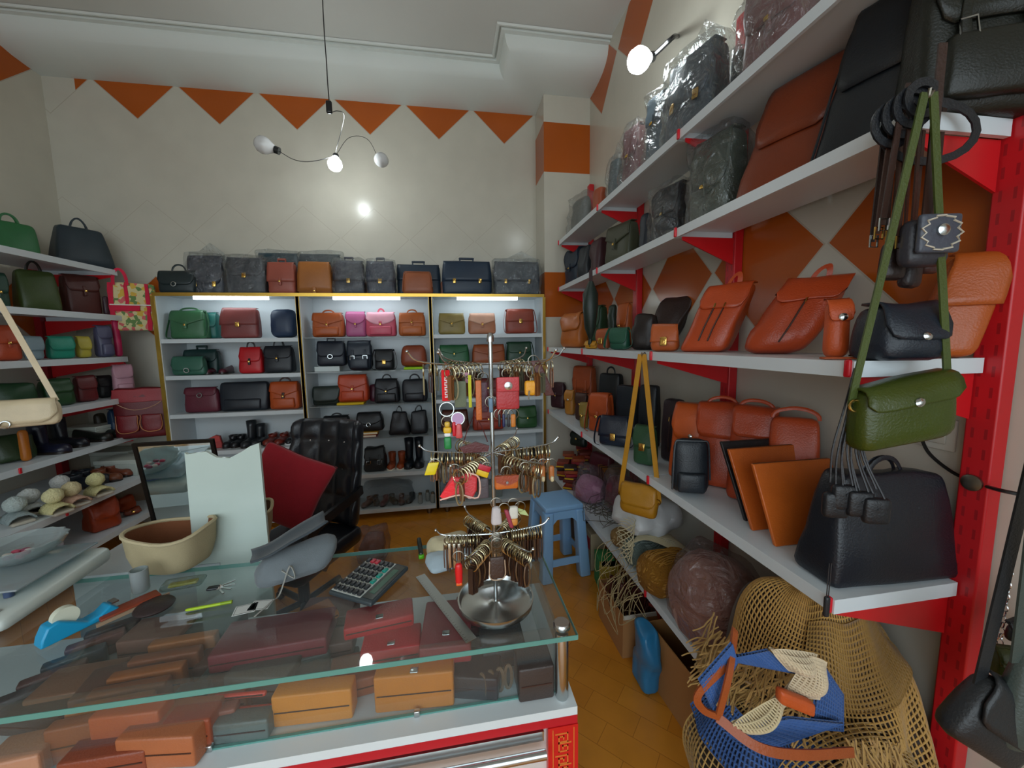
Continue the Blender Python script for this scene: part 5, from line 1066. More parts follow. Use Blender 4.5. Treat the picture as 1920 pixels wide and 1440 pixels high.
# side counter behind left with mirror
T = thing('side_counter', (-1.42, 1.72, 0), 0, 'low white side counter behind the left end of the shop counter', 'counter')
G().box(.16, .60, -.30, .04, .0, .78).build('body', mat('paint', 'A8B0B0', 1), T, bevel=.004); G().box(.15, .61, -.31, .05, .781, .80).build('top', mat('paint', 'C0C8CA', 1), T)
mt = at(272, 822, Y=1.62); mr = at(415, 815, Y=1.62); T = thing('table_mirror', ((mt.x+mr.x)/2, 1.62, .801), radians(2), 'black framed table mirror reflecting the shop front', 'mirror', None, (radians(9), 0)); w = (mr.x-mt.x)/2; hm = (mt.z-.80)
G().box(-w, w, 0, .012, hm-.012, hm).box(-w, w, 0, .012, 0, .012).box(-w, -w+.012, 0, .012, .012, hm-.012).box(w-.012, w, 0, .012, .012, hm-.012).build('frame', mat('metal', '2A2420', 1, .5), T)
G().box(-w+.012, w-.012, .004, .008, .012, hm-.012).build('mirror_glass', mat('mirror', 'D0D8D8', 1), T)
# open beige bags
def openbag(loc, rz, w, d, h, label, c1='A89A78', c2='7A4A2C'):
    T = thing('tray_bag', loc, rz, label, 'bag'); n = 28
    def ring(s, z_, ins=0):
        out = []
        for j in range(n):
            a = 2*pi*j/n; ca, sa = cos(a), sin(a); k = (abs(ca)**3.2+abs(sa)**3.2)**(-1/3.2)
            out.append(((w/2*s-ins)*ca*k, (d/2*s-ins)*sa*k, z_+(.009*sin(2*a+.6) if z_ > h*.8 else 0)))
        return out
    G().grid([ring(.8, .002), ring(.86, .02), ring(.95, h*.5), ring(1, h)], None, True).build('outside', mat('suede', c1, 1), T)
    G().grid([ring(1, h, .005), ring(.95, h*.5, .006), ring(.84, .02, .006), ring(.01, .012)], None, True).build('lining', mat('suede', c2, 1), T)
    r_ = ring(1, h, .002); G().tube(r_, .006, 6, True).build('rim', mat('suede', 'B8AA88', 1), T)
p = P(296, 1085); openbag((p.x-.01, p.y+.09, ZG+.001), radians(-14), .23, .18, .115, 'large beige suede tray bag with brown inside on the counter')
openbag((-.80, 1.56, .803), radians(20), .2, .15, .12, 'smaller beige suede bag behind the large one, in front of the mirror', 'A08C6C', '5A3A28')
# jar, leather card, pen, clear box, keys
p = P(265, 1108); T = thing('glass_jar', (p.x, p.y, ZG+.001), 0, 'small clear glass tumbler in front of the beige bag', 'jar')
G().lathe([(.018, 0), (.02, .004), (.021, .065), (.019, .066), (.017, .006), (.001, .005)], 20, cap=False).build('glass', mat('glass', 'A8B8B8', .35), T)
p = P(245, 1140); T = thing('leather_strip', (p.x, p.y, ZG+.001), radians(50), 'brown leather spectacle case with pale edge beside the tape dispenser', 'case')
G().soft(.12, .042, .012, .004, 2).build('case', leather('7A3018'), T); G().box(-.07, .075, -.028, -.023, 0, .008).build('pale_edge', mat('plastic', 'A08870', 1), T)
p = P(290, 1140); T = thing('round_pouch', (p.x+.0, p.y+.0, ZG+.001), 0, 'flat dark round leather pouch right of the brown case', 'pouch'); G().lathe([(.04, 0), (.044, .005), (.04, .01), (.001, .012)], 24).build('body', leather('2A2020'), T)
T = thing('tape_dispenser', tuple(P(148, 1178)+Vector((0, 0, .001))), radians(58), 'bright blue tape dispenser with a white roll on the counter', 'tape dispenser')
G().prism([(-.07, 0), (.07, 0), (.072, .012), (.055, .03), (.035, .016), (.012, .012), (-.01, .03), (-.035, .048), (-.055, .044), (-.066, .02)], -.02, .02).build('body', mat('plastic', '1898C8', 1), T, bevel=.004)
G().lathe([(.024, -.009), (.024, .009)], 24, fn=lambda x, y, z_: (-.02+x, z_, .046+y)).build('tape_roll', mat('plastic', 'D8DCC8', 1), T); G().box(.06, .074, -.012, .012, .026, .030).build('cutter', CHROME(), T)
p = P(345, 1098); T = thing('clear_packet', (p.x, p.y, ZG+.001), .2, 'crumpled clear plastic packet next to the keys', 'packet'); G().soft(.1, .05, .018, .008, 6, fn=mkdef(.1, .05, .02, 1, .8, .2, .008, 4)).build('film', mat('wrap', 'D8E4E0'), T); G().soft(.07, .02, .008, .003, 1, (0, 0, .003)).build('yellow_strip', mat('plastic', 'A89A20', 1), T)
T = thing('key_bunch', tuple(P(400, 1105)+Vector((0, 0, .001))), .1, 'bunch of small keys on a black tag lying on the glass', 'keys')
S_(.03, .007, .018, 0, .003).build('black_tag', mat('plastic', '181C20', 1), T)
for q in range(4):
    a = -.9+.5*q; f = lambda x, y, z_: (.012+x*cos(a)-y*sin(a), x*sin(a)+y*cos(a), z_+.001*q)
    G().box(.008, .042, -.0025, .0025, .0, .002, f).torus(.006, .0018, (.003, 0, .0018), 'z', 12, 4, f).build('key', CHROME(), T)
p = P(390, 1140); T = thing('pen', (p.x, p.y, ZG+.001), radians(8), 'lime green pen lying on the glass', 'pen')
G().lathe([(.002, -.05), (.004, -.045), (.004, .05), (.0025, .055)], 10, fn=lambda x, y, z_: (z_, y, x+.0042)).build('barrel', mat('plastic', 'A8C820', 1), T); G().lathe([(.0045, .03), (.0045, .056)], 10, fn=lambda x, y, z_: (z_, y, x+.0045)).build('cap', mat('plastic', '8AA818', 1), T)
# scale with glass plate and crystal bowl
T = thing('weighing_scale', (-1.27, 1.23, ZG+.001), radians(2), 'white kitchen scale with a clear platform at the left end of the counter', 'scale')
G().soft(.32, .34, .05, .022, 3, fn=lambda x, y, z_: (x, y, z_*(.55+.9*(y+.17)/.34*.4+.2))).build('body', mat('plastic', 'CCD4CE', 1), T); G().soft(.17, .035, .004, .0015, 1, (.04, -.145, .041)).build('control_strip', mat('plastic', 'A8A4A0', 1), T)
for sx in (-1, 1):
    for sy_ in (-1, 1): G().lathe([(.01, .045), (.01, .073)], 10, (sx*.09, sy_*.08+.01, 0)).build('support', mat('plastic', '3A4A6A', 1), T)
G().soft(.28, .25, .006, .003, 2, (0, .02, .073)).build('platform', mat('glass', 'A8C8D0', .35), T); G().torus(.13, .003, (0, .02, .071), 'z', 32, 5).build('blue_ring', mat('plastic', '304878', 1), T)
T = thing('crystal_bowl', (-1.27, 1.30, ZG+.081), 0, 'cut crystal bowl standing on the scale platform', 'bowl')
G().lathe([(.03, 0), (.055, .006), (.085, .03), (.098, .052), (.094, .054), (.078, .03), (.05, .012), (.001, .008)], 32, cap=False, fn=lambda x, y, z_: (x*(1+.03*cos(16*math.atan2(y, x))), y*(1+.03*cos(16*math.atan2(y, x))), z_)).build('bowl', mat('glass', 'D8E4E4', .25), T)
for q in range(7): tag(G().soft(.02, .014, .012, .005, 1, (-1.27+.032*cos(q*.9)*(.4+.1*q), 1.30+.032*sin(q*.9)*(.4+.1*q), ZG+.095)).build('sweet', mat('plastic', ('B84860', 'C8C0B8', '8A4A60')[q % 3], 1)), '%s small wrapped sweet clockwise in the crystal bowl' % ORD[q], 'sweet', 'sweets in the crystal bowl')
T = thing('pen_box', (-2.36, 2.36, LS[6]+.163), radians(70), 'silver and gold slim box lying on the pile of flat white boxes', 'box'); G().box(-.09, .09, -.02, .02, 0, .02).build('case', mat('metal', 'A8A098', 1), T, bevel=.003)
# clear folder leaning right behind: cloth pile at the back right (white caps)
p = at(850, 1010, Z=ZG)
T = thing('fabric_cap', (-.02, 1.225, ZG+.001), radians(20), 'cream and pale blue cloth caps folded together behind the key ring stand', 'cap')
G().soft(.15, .09, .07, .03, 6, fn=mkdef(.15, .09, .07, .8, .6, .3, .016, 31)).build('cream_cap', mat('cloth', 'C8BC98', 1), T); G().soft(.16, .07, .04, .018, 5, (-.01, -.06, 0), mkdef(.16, .07, .06, .9, .6, .3, .014, 33)).build('blue_cap', mat('cloth', 'A8B8C0', 1), T)
T = thing('safety_cutter', (-.115, 1.25, ZG+.001), radians(100), 'black and green cutter standing beside the cloth caps', 'cutter'); G().soft(.07, .014, .02, .005, 2, fn=lambda x, y, z_: (x, y, z_+.3*(x+.035))).build('handle', mat('plastic', '1C2420', 1), T); G().soft(.02, .018, .014, .004, 1, (-.03, 0, 0)).build('green_grip', mat('plastic', '58B018', 1), T)

# ================================================================ LEATHER GOODS INSIDE THE SHOW CASE
def wal(px, py, z0, w, d, h, rz, c, label, group=None, clasp=False, name='wallet', catg='wallet', k=None):
    p = at(px, py, Z=ZB+z0+h); T = thing(name, (p.x, min(max(p.y, GY0+.07), GY1-.03-d/2), ZB+z0+.001), radians(rz), label, catg, group)
    G().soft(w, d, h, min(.006, h*.45), 1).build('body', leather(c), T)
    G().box(-w/2+.006, w/2-.006, -d/2-.001, -d/2+.002, h*.46, h*.46+.003).build('edge_seam', leather('3A2018'), T)
    if clasp: G().soft(.02, .016, .004, .0018, 1, (0, -d*.25, h-.001)).build('clasp', CHROME(), T)
    return T
gw = 'stacked wallets inside the show case'
def row(n, px0, py0, px1, py1, z0, w, d, h, rz, cols, lab, grp):
    for q in range(n):
        t = q/max(1, n-1); wal(px0+(px1-px0)*t, py0+(py1-py0)*t, z0, w, d, h, rz, cols[q % len(cols)], lab+', %s from the back' % ORD[q], grp)
row(6, 345, 1195, 175, 1345, .0, .16, .03, .085, 4, ('A8622C', '8A4A28', 'A85A20', '90502C'), 'upright tan wallet in the left rib-like row', 'left row of tan wallets')
row(5, 480, 1200, 390, 1330, .0, .12, .03, .06, 4, ('8A4A3A', 'A8602C', '5A4038', '8A5034'), 'upright brown wallet in the second row of the case', 'second row of wallets')
row(5, 220, 1165, 60, 1290, .0, .12, .03, .06, 30, ('3A2A28', '6A3830', '2A3038', '5A3028'), 'dark wallet in the slanting row at the left of the case', 'slanting dark wallets')
wal(520, 1180, .06, .28, .13, .05, 3, '7A2E34', 'wide dusty rose leather clutch under the price tags', clasp=False, name='clutch_bag', catg='handbag')
wal(590, 1150, .085, .11, .09, .02, 35, '9A5A30', 'tan diamond-turned wallet under the left corner of the calculator')
wal(735, 1195, .06, .15, .085, .05, 2, 'C01824', 'bright red clutch with a silver clasp under the glass', clasp=True, name='clutch_bag', catg='handbag')
wal(712, 1148, .11, .18, .08, .035, 8, 'B0141C', 'glossy crimson purse under the calculator', name='purse', catg='handbag', clasp=True)
wal(838, 1165, .08, .13, .18, .05, -3, '902830', 'rose red clutch with a snap under the ruler', clasp=True, name='clutch_bag', catg='handbag')
wal(940, 1185, .02, .12, .14, .05, 0, '16181C', 'black leather pouch under the key ring stand base', name='pouch', catg='pouch')
wal(590, 1285, .0, .18, .045, .08, -3, 'D8842A', 'bright orange tan wallet at the front pane, left of the clasped one')
wal(778, 1250, .0, .19, .05, .095, -4, 'C87824', 'large orange tan wallet with a steel clasp at the front pane', clasp=True)
wal(248, 1322, .0, .14, .05, .10, -3, 'B05024', 'rust brown wallet standing near the left of the front pane')
wal(360, 1335, .0, .10, .05, .075, -3, '983F18', 'square brown wallet right of the rust one at the front pane')
wal(452, 1350, .0, .12, .04, .05, -3, '5A6460', 'grey green wallet at the front pane left of the orange one')
wal(360, 1290, .0, .07, .04, .08, 0, '22282C', 'black wallet standing behind the square brown one')
wal(450, 1300, .055, .12, .012, .012, -4, 'D04030', 'thin coral red wallet lying in the middle of the case', 'coral wallets')
wal(470, 1325, .03, .12, .012, .012, -4, 'D04030', 'thin coral red wallet lying lower, near the front pane', 'coral wallets')
wal(40, 1400, .0, .1, .07, .06, 5, 'A8785C', 'pale tan wallet at the far left front of the case')
wal(130, 1370, .0, .09, .05, .03, 5, '1E2828', 'round black coin purse at the left front of the case')
wal(640, 1190, .02, .07, .07, .05, 4, '6A5048', 'grey brown wallet between the clutch and the red purse')
for q in range(4):
    x = 905+q*16; p = at(x, 1290-q*6, Z=ZB+.03); T = thing('belt_loop', (p.x, p.y, ZB+.002), radians((-50, -40, -4, 2)[q]), '%s brown belt loop keyring standing in the right end of the case' % ('first', 'second', 'third', 'fourth')[q], 'key ring', 'belt loops in the case')
    G().strap([(.009*cos(a), 0, .034+.032*sin(a)) for a in [2*pi*i/18 for i in range(18)]], .008, .003, (0, 1, 0), True).build('loop', leather('6A5440'), T)
wal(1000, 1230, .0, .09, .08, .09, 0, '3A302C', 'dark brown pouch in the right corner of the case', name='pouch', catg='pouch')
wal(560, 1250, .0, .14, .05, .05, -3, '4A4844', 'dark grey wallet behind the orange tan one')
wal(640, 1225, .0, .09, .04, .03, 3, '787C78', 'silver grey wallet with a tag near the middle of the case')

for q, (x, y, c) in enumerate(((330, 1150, '5A4A48'), (395, 1165, '48504C'), (300, 1175, '7A5040'), (440, 1215, '6A4438'), (560, 1215, '505450'), (500, 1240, '5C5650'), (450, 1245, '3E4644'), (150, 1270, '8A5A40'), (230, 1265, '6E4434'), (90, 1310, '38302E'), (620, 1130, '5A3A30'), (905, 1130, '7A3038'), (680, 1245, '8A4A2C'), (880, 1240, '30282A'), (300, 1375, '9A5A38'), (210, 1395, '7A3A24'))):
    wal(x, y, .0, .16, .10, .05+.012*(q % 3), (q*37) % 30-15, c, '%s wallet lying %s on the show case floor' % (('greyish brown', 'slate', 'cocoa', 'chestnut', 'stone grey', 'taupe', 'charcoal', 'light brown', 'umber', 'near-black', 'walnut', 'wine red', 'cinnamon', 'very dark plum', 'tan', 'rust')[q], ('far back left', 'back left', 'left of the slate one', 'left of centre', 'centre', 'front of centre', 'centre left', 'far left', 'left', 'at the left edge', 'under the calculator', 'under the ring stand', 'beside the crimson purse', 'right of the clasped tan one', 'front left', 'front left corner')[q]))
# ================================================================ CHAIR, CUSHION, STOOL
T = thing('office_chair', (-.86, 2.22, 0), radians(-24), 'black tufted leather office chair behind the counter', 'chair'); BL = leather('15181E', .28)
def tuft(x, y, z_):
    u_, v_ = x/.125, (z_-.48)/.16
    if y < .2: y += .034*(1-min(abs(sin(pi*(u_+.5)))**.4, abs(sin(pi*v_))**.4))
    return (x*(1.0-.12*max(0, (z_-.9))), y+(z_-.48)*.18+.06*(x/.25)**2*-1, z_)
g = G(); g.soft(.50, .10, .62, .045, 26, (0, .22, .47), tuft); g.build('backrest', BL, T)
for i in range(3):
    for j in range(1, 4):
        x, z_ = (i-1)*.125, .48+.16*j; p_ = tuft(x, .17, z_); G().soft(.014, .010, .014, .0045, 1, (p_[0], p_[1]-.012, p_[2]-.007)).build('button', CHROME() if j > 1 else BL, T)
G().soft(.52, .50, .11, .045, 4, (0, -.03, .37)).build('seat', BL, T)
for s in (-1, 1):
    G().strap(bez([(s*.27, .20, .70), (s*.28, .1, .69), (s*.285, -.15, .66), (s*.285, -.25, .60), (s*.275, -.22, .50), (s*.26, -.1, .40)], 6), .05, .022, (1, 0, 0)).build('armrest', leather('101216', .2), T)
G().lathe([(.03, .07), (.03, .37)], 14).build('gas_column', mat('metal', '2A2A2C', 1), T)
for k in range(5):
    a = 2*pi*k/5+.3; G().tube([(0, 0, .09), (.28*cos(a), .28*sin(a), .06)], .017, 8).build('base_arm', mat('plastic', '141414', 1), T); G().lathe([(.025, -.012), (.025, .012)], 14, fn=lambda x, y, z_: (.28*cos(a)+x, .28*sin(a)+z_, .027+y)).build('caster', mat('plastic', '141414', 1), T)
pc = at(536, 915, Y=2.02)
T = thing('cushion', (pc.x, 2.03, pc.z), 0, 'dark red square cushion turned on its corner, leaning in the black chair', 'cushion', None, (radians(-12), radians(27)))
def pil(x, y, z_):
    a, b = x/.17, z_/.17; k = (1-a*a)*(1-b*b); p_ = 1+.06*abs(a*b); return (x*p_, y*(.15+.9*max(0, k)**.45), z_*p_)
G().soft(.335, .13, .335, .02, 10, (0, 0, -.1675), pil).build('cover', mat('cloth', '9A0A1E', 1.0), T); G().tube([pil(x*.167, 0, z_*.167) for x, z_ in [(-1, -1), (0, -1), (1, -1), (1, 0), (1, 1), (0, 1), (-1, 1), (-1, 0)]], .004, 5, True).build('seam', mat('cloth', '5A0A14', 1), T)
# blue stool
st = at(1025, 1000, Z=.0); T = thing('plastic_stool', (.69, 2.42, 0), radians(8), 'light blue plastic stool with arched sides by the right shelves', 'stool'); BP = mat('plastic', '8AB8E4', 1, .35)
sp = lambda x, y, z_: (x*(1+.26*(1-z_/.48)), y*(1+.26*(1-z_/.48)), z_)
G().soft(.27, .27, .035, .012, 2, (0, 0, .455), sp).build('seat', BP, T)
for sx in (-1, 1):
    for sy_ in (-1, 1): G().soft(.06, .06, .455, .01, 2, (sx*.108, sy_*.108, .001), sp).build('leg', BP, T)
for k in range(4):
    a = k*pi/2; R_ = lambda x, y, z_: sp(x*cos(a)-y*sin(a), x*sin(a)+y*cos(a), z_)
    G().prism([(-.09, .455), (.09, .455), (.09, .33), (.075, .38), (.05, .405), (-.05, .405), (-.075, .38), (-.09, .33)], -.128, -.122, R_).build('apron', BP, T); G().box(-.09, .09, -.128, -.121, .10, .145, R_).build('side_rail', BP, T)
# parcel in plastic on the floor
p = at(707, 1030, Z=0); T = thing('plastic_bag', (p.x, 2.75, .001), 0, 'clear plastic bag of pink brown goods on the floor by the cabinets', 'plastic bag')
G().soft(.24, .2, .26, .07, 8, fn=mkdef(.24, .2, .26, .8, .8, .2, .03, 41)).build('film', mat('wrap', 'E8E0E0'), T); G().soft(.18, .15, .18, .05, 4, (0, 0, .012), mkdef(.2, .2, .2, .8, .8, .2, .03, 42)).build('contents', leather('8A6458'), T)
# ================================================================ LOWEST RIGHT SHELF AND THE FLOOR BESIDE IT
z5 = SH[5][0]
def s5(px, py, X): return Vector((X, fitY(px, X, z5+.05), z5+.001))
# crochet heap at the near end: dark filler cores inside, nets draped around them
def net(name, surf, nu, nv, col, label, cat_, th=.0042, parent=None, holes=None, fringe=None):
    """crochet fabric: quads of a draped surface turned into yarn by a wireframe"""
    g = G(); g.grid([[surf(i/nu, j/nv) for j in range(nv+1)] for i in range(nu+1)])
    if parent is None: T = thing(name, (0, 0, 0), 0, label, cat_)
    else: T = parent
    cen = Vector(g.v[len(g.v)//2])
    if parent is None: T.location = cen
    g.v = [tuple(Vector(v)-Vector(T.location)) for v in g.v]
    o = g.build('net', mat('cloth', col, 1.0), T); md = o.modifiers.new('yarn', 'WIREFRAME'); md.thickness = th; md.use_even_offset = False; md.use_replace = True
    return T
HC = Vector((1.0, .86, .36))
def dome(cx, cy, cz, rx, ry, rz_, a0, a1, b0, b1, wob=.03, seed=0, flare=0):
    """part of a lumpy dome; u along azimuth, v from the top down"""
    def s(u, v):
        a = radians(a0+(a1-a0)*u); b = radians(b0+(b1-b0)*v)
        d = Vector((cos(a)*sin(b), sin(a)*sin(b), cos(b))); k = 1+wob*4*noise.noise(d*1.9+Vector((seed, seed*2, 0)))+.03*sin(a*9+seed)*sin(b)
        z_ = cz+rz_*d.z*k
        x_, y_ = min(1.262, cx+rx*d.x*k), cy+ry*d.y*k
        return (x_, y_, max(.382 if x_ > .875 and y_ > .70 else .01, z_))
    return s
# added core: its dark brown stands for the shade behind the shawl's holes
T = thing('shawl_shade_core', tuple(HC+Vector((.06, .05, -.0))), 0, 'dark brown core added inside the crochet shawl to shade its holes', 'bag')
f = mkdef(.5, .3, .42, .6, .7, .2, .04, 71)
Lt = Vector(T.location); dk = dome(1.02, .88, .40, .24, .222, .42, 0, 360, 0, 140, .05, 2); g = G(); g.grid([[Vector((lambda q: (q[0], q[1], max(.386, q[2])))(dk(i/40, j/24)))-Lt for j in range(25)] for i in range(41)]); g.build('body', mat('cloth', '2E1E10', 1), T)
# main tan shawl
TAN = 'BE924C'
sh_ = net('crochet_shawl', dome(1.02, .88, .40, .26, .24, .44, -215, 35, 3, 112, .05, 2), 80, 46, TAN, 'large tan crochet shawl with fringes heaped under the waist-level shelf', 'shawl', .0068)
o = sh_; Lc = Vector(sh_.location)
# the closely worked middle of the shawl
def onto(su, e=.006): return lambda u, v: su(u, v)
g = G(); sd = dome(1.02, .88, .40, .266, .246, .448, -140, -20, 26, 56, .05, 2); NU, NV = 44, 16
g.grid([[Vector(sd(i/NU, j/NV))-Lc for j in range(NV+1)] for i in range(NU+1)]); om = g.build('close_worked_centre', mat('cloth', 'A07A3C', 1), sh_)
md = om.modifiers.new('yarn', 'WIREFRAME'); md.thickness = .008; md.use_even_offset = False; md.use_replace = True
rf = random.Random(3)
g = G()
def strand(g, p, d, L, r=.0022, n=5):
    pts = [Vector(p)]; v = Vector(d).normalized()
    for i in range(n): v = (v+Vector((rf.uniform(-.35, .35), rf.uniform(-.35, .35), rf.uniform(-.35, .25)))).normalized(); pts.append(pts[-1]+v*L/n)
    g.tube([tuple(q) for q in pts], r, 4)
for k in range(120):
    u_ = rf.random(); a = radians(-195+70*u_); strand(g, Vector((1.03+.31*cos(a)*1.0, .88+.20*sin(a), .60+.18*rf.random()))-Lc, (-.8+rf.uniform(-.3, .3), -.2, -.3), .09)
for k in range(110):
    u_ = rf.random(); strand(g, Vector((1.08+.12*u_, .655+.03*rf.random(), .40+.06*rf.random()))-Lc, (.1, -.2, -1), .12)
tag(g.build('fringe', mat('cloth', 'A8844A', 1), sh_), kind='stuff')
# tan crochet bag in front left, with blue band and leather straps
cb = net('crochet_bag', dome(.83, .83, .34, .19, .19, .24, -215, 10, 8, 128, .02, 5), 48, 30, 'B08A4A', 'tan crochet bag with blue band and orange leather straps, front left of the heap', 'handbag', .0058)
Lb = Vector(cb.location)
dk = dome(.83, .83, .34, .178, .178, .228, 0, 360, 0, 150, .02, 5); G().grid([[Vector(dk(i/36, j/20))-Lb for j in range(21)] for i in range(37)]).build('dark_lining', mat('cloth', '2A1E12', 1), cb)  # dark surface added inside the net so that its holes look shaded
BLUE = mat('cloth', '23417A', 1); BLUED = mat('cloth', '14203C', 1)
sf = dome(.83, .83, .34, .205, .205, .255, -215, -20, 30, 60, .02, 5)
G().grid([[Vector(sf(i/40, j/6))-Lb for j in range(7)] for i in range(41)], lambda *p: (p[0], p[1], p[2]+.004*sin(p[0]*220)*sin(p[2]*220))).build('blue_band', BLUED, cb, solid=.003)
o = G().grid([[Vector(dome(.83, .83, .34, .209, .209, .258, -215, -20, 29, 61, .02, 5)(i/60, j/10))-Lb for j in range(11)] for i in range(61)]).build('blue_net', mat('cloth', '30558F', 1), cb); md = o.modifiers.new('yarn', 'WIREFRAME'); md.thickness = .0075; md.use_replace = True; md.use_even_offset = False
LS_ = leather('8A4016', .45)
def lstrap(pts, w=.015): G().strap([tuple(Vector(p)-Lb) for p in bez(pts, 7)], w, .004, (0, -1, .3)).build('leather_strap', LS_, cb)
lstrap([at(1378, 1180, Y=.64), at(1365, 1240, Y=.60), at(1310, 1300, Y=.60), at(1318, 1330, Y=.60), at(1350, 1345, Y=.59)], .014)
lstrap([at(1378, 1185, Y=.63), at(1368, 1260, Y=.585), at(1348, 1340, Y=.58)], .013)
lstrap([at(1345, 1345, Y=.6), at(1420, 1400, Y=.56), at(1500, 1415, Y=.55), at(1600, 1410, Y=.56)], .017)
# second opening: round net bag mouth with cream crochet
cb2 = net('crochet_bag', lambda u, v: tuple(Vector((.93+(.12+.055*v)*cos(2*pi*u)*1.15, .66-.05+.09*v+.0*u, .47+(.085+.05*v)*sin(2*pi*u)))), 48, 12, 'AA8444', 'round-mouthed tan crochet bag in the middle of the heap with a cream lining', 'handbag', .0055)
L2 = Vector(cb2.location)
G().grid([[Vector((.93+(.03+.11*j/8)*cos(2*pi*i/36)*1.1, .69-.035*(j/8)**2, .47+(.02+.08*j/8)*sin(2*pi*i/36)))-L2 for j in range(9)] for i in range(37)]).build('inside', mat('cloth', '4A3E1C', 1), cb2, solid=.004)
def cream(poly, Y, nm, par, Lp, col='C8B490'):
    pts = [at(x, y, Y=Y+.01*math.sin(k)) for k, (x, y) in enumerate(poly)]; c = sum(pts, Vector())/len(pts); g = G(); n = 7
    rows = []
    for i in range(n+1):
        t = i/n; row = []
        m_ = len(pts); a = pts[0].lerp(pts[1], t); b = pts[3].lerp(pts[2], t)
        for j in range(n+1): s = j/n; q = a.lerp(b, s); q.y -= .02*sin(pi*s)*sin(pi*t); row.append(q-Lp)
        rows.append(row)
    o = G().grid(rows, lambda *p: (p[0], p[1]+.003*sin(p[0]*400)*sin(p[2]*400), p[2])).build(nm, mat('cloth', col, 1), par, solid=.007); return o
cp = thing('crochet_scarf', at(1500, 1250, Y=.60), 0, 'cream crochet scarf lying across the tan bags in the heap', 'scarf'); Lp = Vector(cp.location)
def nq(poly, Y, col, par, Lp, nm, nu=16, nv=16, th=.0045, sag=.03):
    pts = [at(x, y, Y=Y) for x, y in poly]
    g = G(); g.grid([[(lambda q, t, s: (q.x, q.y-sag*sin(pi*s)*sin(pi*t), q.z))(pts[0].lerp(pts[1], i/nu).lerp(pts[3].lerp(pts[2], i/nu), j/nv), i/nu, j/nv) for j in range(nv+1)] for i in range(nu+1)])
    g.v = [tuple(Vector(v)-Lp) for v in g.v]; o = g.build(nm, mat('cloth', col, 1), par); md = o.modifiers.new('yarn', 'WIREFRAME'); md.thickness = th; md.use_replace = True; md.use_even_offset = False
nq([(1442, 1215), (1530, 1225), (1518, 1265), (1478, 1255)], .595, 'CDB898', cp, Lp, 'net', 14, 8, .006)
nq([(1515, 1228), (1548, 1240), (1535, 1310), (1468, 1298)], .59, 'CDB898', cp, Lp, 'net', 14, 18, .006)
nq([(1372, 1355), (1455, 1305), (1475, 1320), (1385, 1378)], .585, 'C8B48C', cp, Lp, 'net', 20, 6, .006)
bs = thing('crochet_cloth', at(1560, 1300, Y=.63), 0, 'bright blue crochet cloth showing between the tan nets', 'cloth'); Lp = Vector(bs.location)
def bq(poly, Y, n=12):
    pts = [at(x, y, Y=Y) for x, y in poly]
    G().grid([[Vector((pts[0].lerp(pts[1], i/n).lerp(pts[3].lerp(pts[2], i/n), j/n)))-Lp for j in range(n+1)] for i in range(n+1)], lambda *p: (p[0], p[1]+.004*sin(p[0]*260)*sin(p[2]*260), p[2])).build('fold', BLUED, bs, solid=.003)
    nq(poly, Y-.006, '30558F', bs, Lp, 'net', 12, 12, .006, 0)
bq([(1540, 1240), (1580, 1300), (1580, 1370), (1520, 1365)], .615); bq([(1355, 1370), (1480, 1345), (1580, 1355), (1420, 1412)], .60); bq([(1370, 1232), (1440, 1218), (1490, 1262), (1375, 1240)], .61); bq([(1310, 1275), (1372, 1205), (1382, 1240), (1335, 1330)], .605)
# lower net with fringe at the very bottom
lowr = net('crochet_bag', dome(.90, .80, .20, .24, .22, .22, -220, 0, 20, 110, .02, 9), 70, 34, 'B08C4C', 'lowest tan crochet bag spilling off the near end of the lowest shelf', 'handbag', .006)
g = G(); Ll = Vector(lowr.location)
for k in range(70): strand(g, at(1580+rf.uniform(0, 110), 1380+rf.uniform(0, 40), Y=.58)-Ll, (.2, -.1, -1), .1)
tag(g.build('fringe', mat('cloth', 'A8844A', 1), lowr), kind='stuff')
# orange leather mini purse in the heap
p = at(1490, 1328, Y=.57); T = thing('coin_purse', p, radians(-5), 'rust orange leather flap lying in the blue part of the heap', 'purse'); G().soft(.075, .02, .03, .008, 3, fn=lambda x, y, z_: (x, y, z_-x*.5)).build('body', leather('A8481C'), T)
# pink plastic-wrapped parcel
p = Vector((.99, 1.25, z5+.001)); T = thing('yarn_parcel', p, 0, 'big parcel of pinkish goods in shiny plastic on the lowest right shelf', 'parcel')
G().soft(.32, .30, .34, .13, 5, fn=mkdef(.32, .3, .34, .85, .9, .2, .02, 81)).build('contents', mat('cloth', '9A7466', 1), T); G().soft(.34, .32, .36, .13, 9, fn=mkdef(.34, .32, .36, .85, .9, .2, .035, 82)).build('plastic_wrap', mat('wrap', 'F0E4E4'), T)
# ochre raffia skein and others
def skein(loc, L, r, col, label, rz=0, name='yarn_skein', n=70, strands='A07420'):
    T = thing(name, loc, rz, label, 'yarn'); f = mkdef(L, 2*r, 2*r, .9, .9, .2, .02, n*.1)
    G().soft(L, 2*r, 2*r*.9, r*.85, 6, fn=f).build('core', mat('fur', col, 1), T); g = G(); rr = random.Random(n)
    for k in range(n):
        th0 = rr.uniform(-.9, 3.9); yy = r*1.0; ph = rr.uniform(-.4, .4); x0 = -L/2*rr.uniform(.8, .98); x1 = L/2*rr.uniform(.8, .98)
        pts = []
        for i in range(9):
            t = i/8; x = x0+(x1-x0)*t; th = th0+ph*sin(pi*t*1.5); e = sqrt(max(.02, 1-(2*x/L)**4)); pts.append((x, -yy*cos(th)*e*1.02, r*.9+r*.93*sin(th)*e))
        g.tube(pts, .0022, 4, fn=f)
    tag(g.build('strands', mat('cloth', strands, 1), T), kind='stuff'); return T
